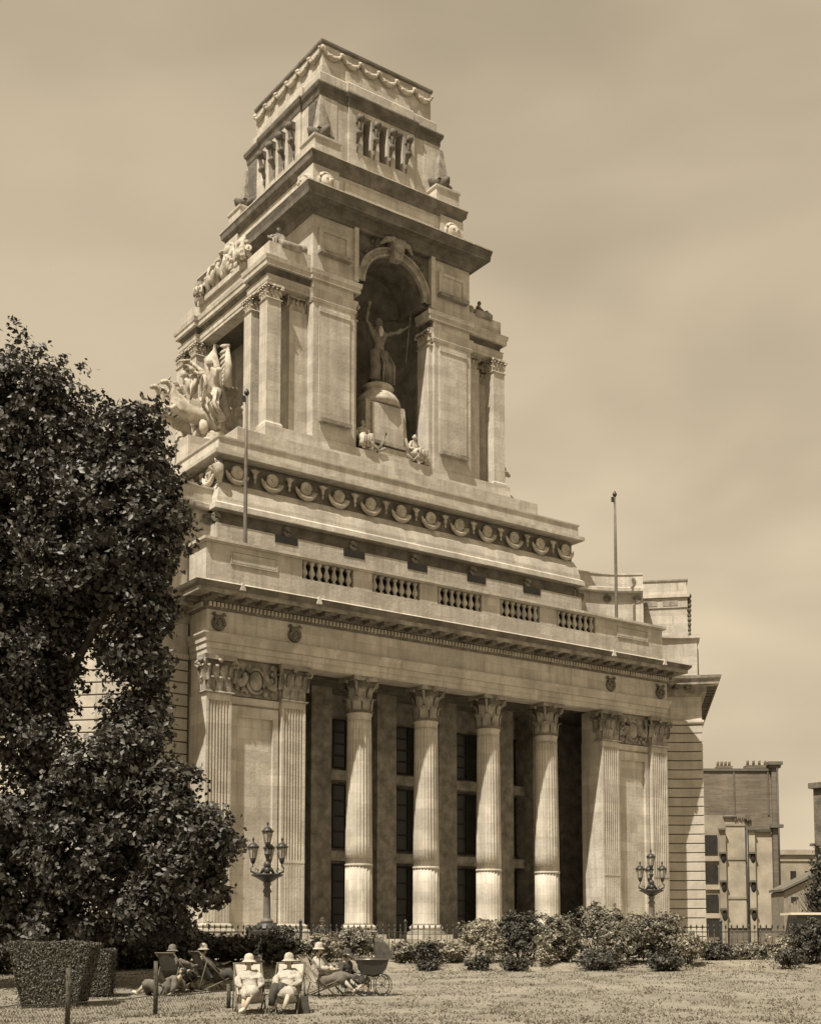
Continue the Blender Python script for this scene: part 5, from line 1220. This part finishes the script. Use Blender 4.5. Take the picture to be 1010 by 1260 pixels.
person(pA + Vector((0, 0, .02)), FACE + R(12), SJ(knL=(.04, -.50, .50), anL=(-.16, -.66, .12), toL=(-.24, -.78, .07), knR=(-.12, -.44, .46), anR=(-.20, -.60, .09), toR=(-.26, -.72, .05), look=(-.25, -1, -.1)),
       'woman in white with crossed legs and banded hat, left of the two in front', WHITE, WHITE, CANVAS)
pB = gp(354, 28.0); deckchair(pB, FACE - R(4), 'pale canvas deckchair under the woman in the white bell hat')
person(pB + Vector((0, 0, .03)), FACE - R(4), SJ(elL=(.28, .02, .62), wrL=(.12, -.16, .56), haL=(.05, -.2, .56), knL=(.15, -.48, .48), anL=(.05, -.64, .09), toL=(.02, -.78, .05), knR=(-.16, -.42, .44), anR=(-.18, -.60, .09), toR=(-.2, -.72, .05), look=(-.1, -1, -.15)),
       'woman in a white bell hat and white blouse resting in a deckchair beside her friend', WHITE, WHITE, WHITE, STOCK, SHOE_D)
bg = thing('handbag', 'dark bag leaning against the right hand deckchair', 'bag', gp(373, 27.9), FACE)
part('bag_body', MB().frustum((0, 0), .16, .09, 0, .36, .12, .06), DARKC, bg); part('handle', MB().tube([(-.08, 0, .34), (-.05, 0, .48), (.05, 0, .48), (.08, 0, .34)], .012, 6), SHOE_D, bg)
rg = thing('folded_rug', 'dark folded rug lying across the knees of the woman in the bell hat', 'rug', pB + Vector((0, 0, .03)), FACE - R(4))
rg_ = MB().tube([(-.2, -.18, .52), (-.17, -.44, .55), (-.2, -.56, .36), (-.22, -.60, .16)], [.09, .10, .10, .08], 9); rg_.tube([(.05, -.2, .50), (-.05, -.42, .55), (-.1, -.5, .40)], [.09, .11, .07], 9); part('rug_cloth', rg_, DARKC, rg)
pC = gp(398, 33.6); deckchair(pC, FACE + R(72), 'wooden deckchair seen from the side, right of the two front women', CANVAS)
person(pC + Vector((0, 0, .05)), FACE + R(72), SJ(neck=(0, .16, 1.0), chest=(0, .16, .80), waist=(0, .07, .56), head=(0, .12, 1.12), shL=(.165, .13, .9), shR=(-.165, .13, .9), elR=(-.24, -.05, .68), elL=(.24, -.05, .68), wrL=(.12, -.3, .66), haL=(.06, -.36, .67), wrR=(-.1, -.3, .64), haR=(-.05, -.36, .65),
       knL=(.1, -.52, .50), anL=(.12, -.92, .2), toL=(.12, -1.05, .24), knR=(-.1, -.50, .48), anR=(-.1, -.88, .12), toR=(-.1, -1.02, .16)), 'woman in a white blouse and dark skirt seated sideways next to the pram', WHITE, GREYC, WHITE, WHITE, SHOE)
sk_ = thing('walking_stick', 'thin dark stick held upright by the woman beside the pram', 'stick', gp(393, 32.9)); part('stick_shaft', MB().tube([(0, 0, 0), (.02, 0, .95)], .014, 6), SHOE_D, sk_); part('crook', MB().tube([(.02, 0, .95), (.02, 0, 1.0), (-.03, 0, 1.04), (-.08, 0, 1.0)], .014, 6), SHOE_D, sk_)
pF = gp(428, 34.6)
person(pF + Vector((0, 0, -.04)), FACE + R(60), SJ(chest=(0, .1, .72), neck=(0, .06, .9), head=(0, 0, 1.0), waist=(0, .07, .5), shL=(.165, .06, .81), shR=(-.165, .06, .81)), 'dark clothed person bent forward between the pram and the seated woman', DARKC, DARKC, DARKC, None, SHOE_D)
st0 = thing('stool', 'low stool under the dark clothed person beside the pram', 'stool', pF, FACE + R(60)); part('seat', B(-.2, .2, -.15, .2, .22, .26), WOOD, st0)
for x in (-.17, .17):
    for y in (-.12, .17): part('leg', MB().tube([(x, y, 0), (x, y, .22)], .018, 6), WOOD, st0)
def pram():
    t = thing('pram', 'black coach-built pram with its hood raised standing on the lawn', 'pram', gp(458, 33.4), FACE + R(8)); t.scale = (.8, .85, 1.05)
    CP = mat('pram_lacquer', (.022, .02, .017), None, rough=.25, spec=.6); CH = mat('pram_steel', (.25, .23, .19), None, rough=.35, metal=.8); HD = mat('pram_hood', (.05, .046, .038), (.10, .09, .075), 6, .5)
    n = 12; vs = []; fs = []; prof = [(-.46, .86, .26), (-.44, .70, .26), (-.30, .56, .22), (0, .50, .2), (.28, .55, .21), (.44, .70, .24), (.50, .86, .25)]
    for x, z, w in prof:
        for k in range(5): a = k / 4; vs.append((x, -w + 2 * w * a, z if k in (0, 4) else z - .05))
    top = [(x, .88, w) for x, z, w in prof]
    b_ = len(vs)
    for x, z, w in top: vs.append((x, -w, z)); vs.append((x, w, z))
    for i in range(6):
        for j in range(4): a = i * 5 + j; fs.append((a, a + 5, a + 6, a + 1))
        fs.append((i * 5, b_ + 2 * i, b_ + 2 * i + 2, i * 5 + 5)); fs.append((i * 5 + 4, i * 5 + 9, b_ + 2 * i + 3, b_ + 2 * i + 1))
    part('body', MB().add(vs, fs), CP, t); part('rim', MB().tube([(-.47, -.26, .88), (0, -.27, .89), (.5, -.25, .88), (.53, 0, .88), (.5, .25, .88), (0, .27, .89), (-.47, .26, .88), (-.5, 0, .88)], .018, 6, True), CH, t)
    hv = MB(); vs = []; fs = []; m_ = 7
    for i in range(m_ + 1):
        a = R(100) * i / m_ - R(2); r_ = .50 * (1 + .03 * (i % 2))
        for k in range(7): q = (k - 3) / 3; w = .26 * q; vs.append((.12 + r_ * math.cos(a) * 1.0 - (.0), w, .90 + r_ * math.sin(a) * (1 - .16 * abs(q) ** 3)))
    for i in range(m_):
        for k in range(6): a = i * 7 + k; fs.append((a, a + 7, a + 8, a + 1))
    hv.add(vs, fs)
    for sgn, k in ((-1, 0), (1, 6)):
        c = len(hv.v); hv.v.append((.12, .26 * sgn, .90)); 
        for i in range(m_): f = (c, i * 7 + k, (i + 1) * 7 + k); hv.f.append(f); hv.sm.append(False); hv.mi.append(0)
    part('hood', hv, HD, t)
    part('apron', MB().add([(-.47, -.25, .90), (.1, -.27, .94), (.1, .27, .94), (-.47, .25, .90), (-.47, -.25, .88), (.1, -.27, .88), (.1, .27, .88), (-.47, .25, .88)], [(0, 1, 2, 3), (0, 4, 5, 1), (3, 2, 6, 7), (0, 3, 7, 4), (1, 5, 6, 2)]), HD, t)
    part('handle', MB().tube([(-.42, -.22, .78), (-.70, -.22, .98), (-.86, -.22, 1.02), (-.86, .22, 1.02), (-.70, .22, .98), (-.42, .22, .78)], .014, 6), CH, t)
    for x, r_ in ((-.32, .26), (.34, .26)):
        for y in (-.27, .27):
            w = part('wheel', MB().tube([(x + r_ * math.cos(a), y, r_ + .01 + r_ * math.sin(a)) for a in np.linspace(0, 2 * math.pi, 21)[:-1]], .016, 6, True), CP, t)
            sp = MB()
            for k in range(10): a = k * .628; sp.tube([(x, y, r_), (x + r_ * math.cos(a), y, r_ + .01 + r_ * math.sin(a))], .005, 4)
            sp.ball((x, y, r_), .03, 6, 4); part('spokes', sp, CH, w)
        part('axle', MB().tube([(x, -.27, r_), (x, .27, r_)], .013, 6), CH, t)
    for y in (-.22, .22): part('spring', MB().tube([(-.32, y, .26), (-.46, y, .40), (-.3, y, .5), (0, y, .44), (.3, y, .5), (.48, y, .40), (.34, y, .26)], .014, 6), CH, t)
pram()
# left group under the tree, seen from behind and from the side
pD = gp(222, 34.6); deckchair(pD, FACE + R(150), 'deckchair with its back to the viewer, under the tree at left', CANVAS_D)
person(pD + Vector((0, 0, .03)), FACE + R(150), SJ(elR=(-.3, -.12, .68), wrR=(-.36, -.34, .70)), 'person in dark clothes and pale hat leaning back in the left deckchair under the tree', GREYC, DARKC, GREYC, None, SHOE_D)
pE = gp(264, 34.9); deckchair(pE, FACE + R(125), 'deckchair turned away at right of the group under the tree', CANVAS_D)
person(pE + Vector((0, 0, .03)), FACE + R(110), SJ(elL=(.26, -.1, .66), wrL=(.2, -.38, .70), haL=(.16, -.45, .74)), 'person with pale cap and dark coat turned sideways in the right deckchair under the tree', DARKC, DARKC, WHITE, STOCK, SHOE)
J = joints('sit', pelvis=(0, 0, .14), waist=(0, .1, .24), chest=(0, .3, .38), neck=(0, .44, .5), head=(0, .5, .58), shL=(.18, .34, .46), shR=(-.18, .34, .46), elL=(.28, .42, .22), wrL=(.26, .3, .06), haL=(.26, .22, .04), elR=(-.28, .42, .22), wrR=(-.26, .3, .06), haR=(-.26, .22, .04),
           hipL=(.09, -.06, .13), hipR=(-.09, -.06, .13), knL=(.12, -.42, .36), anL=(.12, -.72, .07), toL=(.13, -.84, .1), knR=(-.12, -.45, .18), anR=(-.12, -.85, .06), toR=(-.12, -.97, .1))
person(gp(205, 34.0), FACE - R(105), J, 'person in grey clothes lying back on the grass behind the wire fence', GREYC, GREYC, None, STOCK, SHOE)
J = joints('stand'); person(at(397, 57.5, .72), FACE, J, 'dark clothed person standing behind the iron railing near the left pier', DARKC, DARKC, DARKC, None, SHOE_D, dress=False)

# ------------------------------------------------------------------ low wire fence in the foreground
def wire_fence():
    pts = [(-40, 21.6), (25, 22.9), (87, 24.4), (194, 27.0), (283, 29.6)]; P = [gp(*q) for q in pts]; b = P[2].copy(); t = thing('wire_fence', 'low wooden posts with slack wire netting at the lower left', 'fence', b)
    for (px, d), p in zip(pts, P):
        if px == 25: continue
        q = p - b; h = 1.06 if px < 150 else (1.12 if px < 250 else .55)
        part('post', MB().tube([(q.x, q.y, q.z - .1), (q.x + .01, q.y, q.z + h * .6), (q.x, q.y + .01, q.z + h)], [.055, .05, .042], 8), BARK, t)
    for hh in (.95, .42, .03):
        pp = []
        for a, c_ in zip(P[:-1], P[1:]):
            for k in np.linspace(0, 1, 6)[:-1]: q = a.lerp(c_, k) - b; pp.append((q.x, q.y, q.z + hh * (1 if hh < .9 else 1) - .03 * math.sin(math.pi * k)))
        part('wire', MB().tube(pp, .0045 if hh != .42 else .009, 4), IRON, t)
    nt = MB()
    for a, c_ in zip(P[:-1], P[1:]):
        L_ = (c_ - a).length; n = int(L_ / .09)
        for k in range(-5, n):
            for sgn in (0, 1):
                pts_ = []
                for j in range(5):
                    u = (k + (j if sgn == 0 else 4 - j)) / n
                    if 0 <= u <= 1: q = a.lerp(c_, u) - b; pts_.append((q.x, q.y, q.z + .02 + .1 * j))
                if len(pts_) > 1: nt.tube(pts_, .0034, 3)
    part('wire_netting', nt, POLEM, t, kind='stuff')
wire_fence()

# ------------------------------------------------------------------ grass
def grass():
    n = 75000; d = 23.5 + (46 - 23.5) * rng.uniform(0, 1, n) ** 1.15; l = rng.uniform(-1, 1, n) * (.335 * d + .6)
    x = CAM.x + FW.x * d + RT.x * l; y = CAM.y + FW.y * d + RT.y * l
    f = np.array([mnoise.noise(Vector((a * 1.1, b * 1.1, 0))) + .7 * mnoise.noise(Vector((a * 3.7, b * 3.7, 4))) for a, b in zip(x, y)]) * 2 + rng.normal(0, .35, n)
    k = f > -.1; x, y, d, f = x[k], y[k], d[k], f[k]; n = len(x)
    z = np.array([gz(a, b) for a, b in zip(x, y)])
    h = rng.uniform(.02, .055, n) * (1 + .5 * (f > .8)); a = rng.uniform(0, 6.28, n); w = rng.uniform(.012, .028, n)
    ca, sa = np.cos(a), np.sin(a); lx, ly = rng.normal(0, .03, n), rng.normal(0, .03, n)
    p = np.stack([np.stack([x - ca * w, y - sa * w, z], 1), np.stack([x + ca * w, y + sa * w, z], 1), np.stack([x + lx, y + ly, z + h], 1)], 1).reshape(-1, 3)
    me = bpy.data.meshes.new('grass'); me.vertices.add(3 * n); me.vertices.foreach_set('co', p.ravel()); me.loops.add(3 * n); me.polygons.add(n)
    me.loops.foreach_set('vertex_index', np.arange(3 * n)); me.polygons.foreach_set('loop_start', np.arange(n) * 3); me.polygons.foreach_set('loop_total', np.full(n, 3))
    me.materials.append(leafmat('lawn_grass', (.15, .138, .11), (.27, .245, .195), .8, .2)); me.update(calc_edges=True)
    o = obj('grass', me, kind='stuff', label='short dry tufted grass of the lawn'); o['category'] = 'grass'
    # weeds on the bank
    n = 5200; d = rng.uniform(44.6, 50, n); l = rng.uniform(-14, 17, n); c = np.stack([CAM.x + FW.x * d + RT.x * l, CAM.y + FW.y * d + RT.y * l, np.zeros(n)], 1)
    kk = np.sin(l * 2.1) + np.sin(l * 5.3 + d) + rng.normal(0, .8, n) > .6; c = c[kk]; c = np.repeat(c, 4, 0) + rng.normal(0, .09, (len(c) * 4, 3)) * np.array([1, 1, .4])
    c[:, 2] = np.array([gz(a, b) for a, b in c[:, :2]]) + rng.uniform(.02, .2, len(c))
    o = leaves('bank_weeds', LEAF_S, c, np.tile([0, 0, 1.], (len(c), 1)), .04, None, 'stuff', .8, 'low weeds scattered over the bank below the shrubs'); o['category'] = 'weeds'
grass()
def litter():
    for i, (px, d, lb) in enumerate(((258, 29.0, 'small dark scrap lying on the grass left of the front women'), (388, 28.3, 'dark flat patch painting the deckchair shadow right of the dark handbag'), (720, 26.2, 'tiny dark fallen leaf on the open lawn'))):  # the middle one is a dark patch standing in for a deckchair's shadow
        b = gp(px, d); b.z += .03; t = thing('leaf_and_shadow_patch', lb, 'leaf', b, rng.uniform(0, 6))
        part('blade', MB().add([(-.10, 0, .01), (0, -.06, .03), (.12, 0, .015), (0, .06, .0)], [(0, 1, 2, 3)]), DARKC, t); part('stalk', MB().tube([(-.1, 0, .01), (-.17, .02, .0)], .006, 4), DARKC, t)
litter()
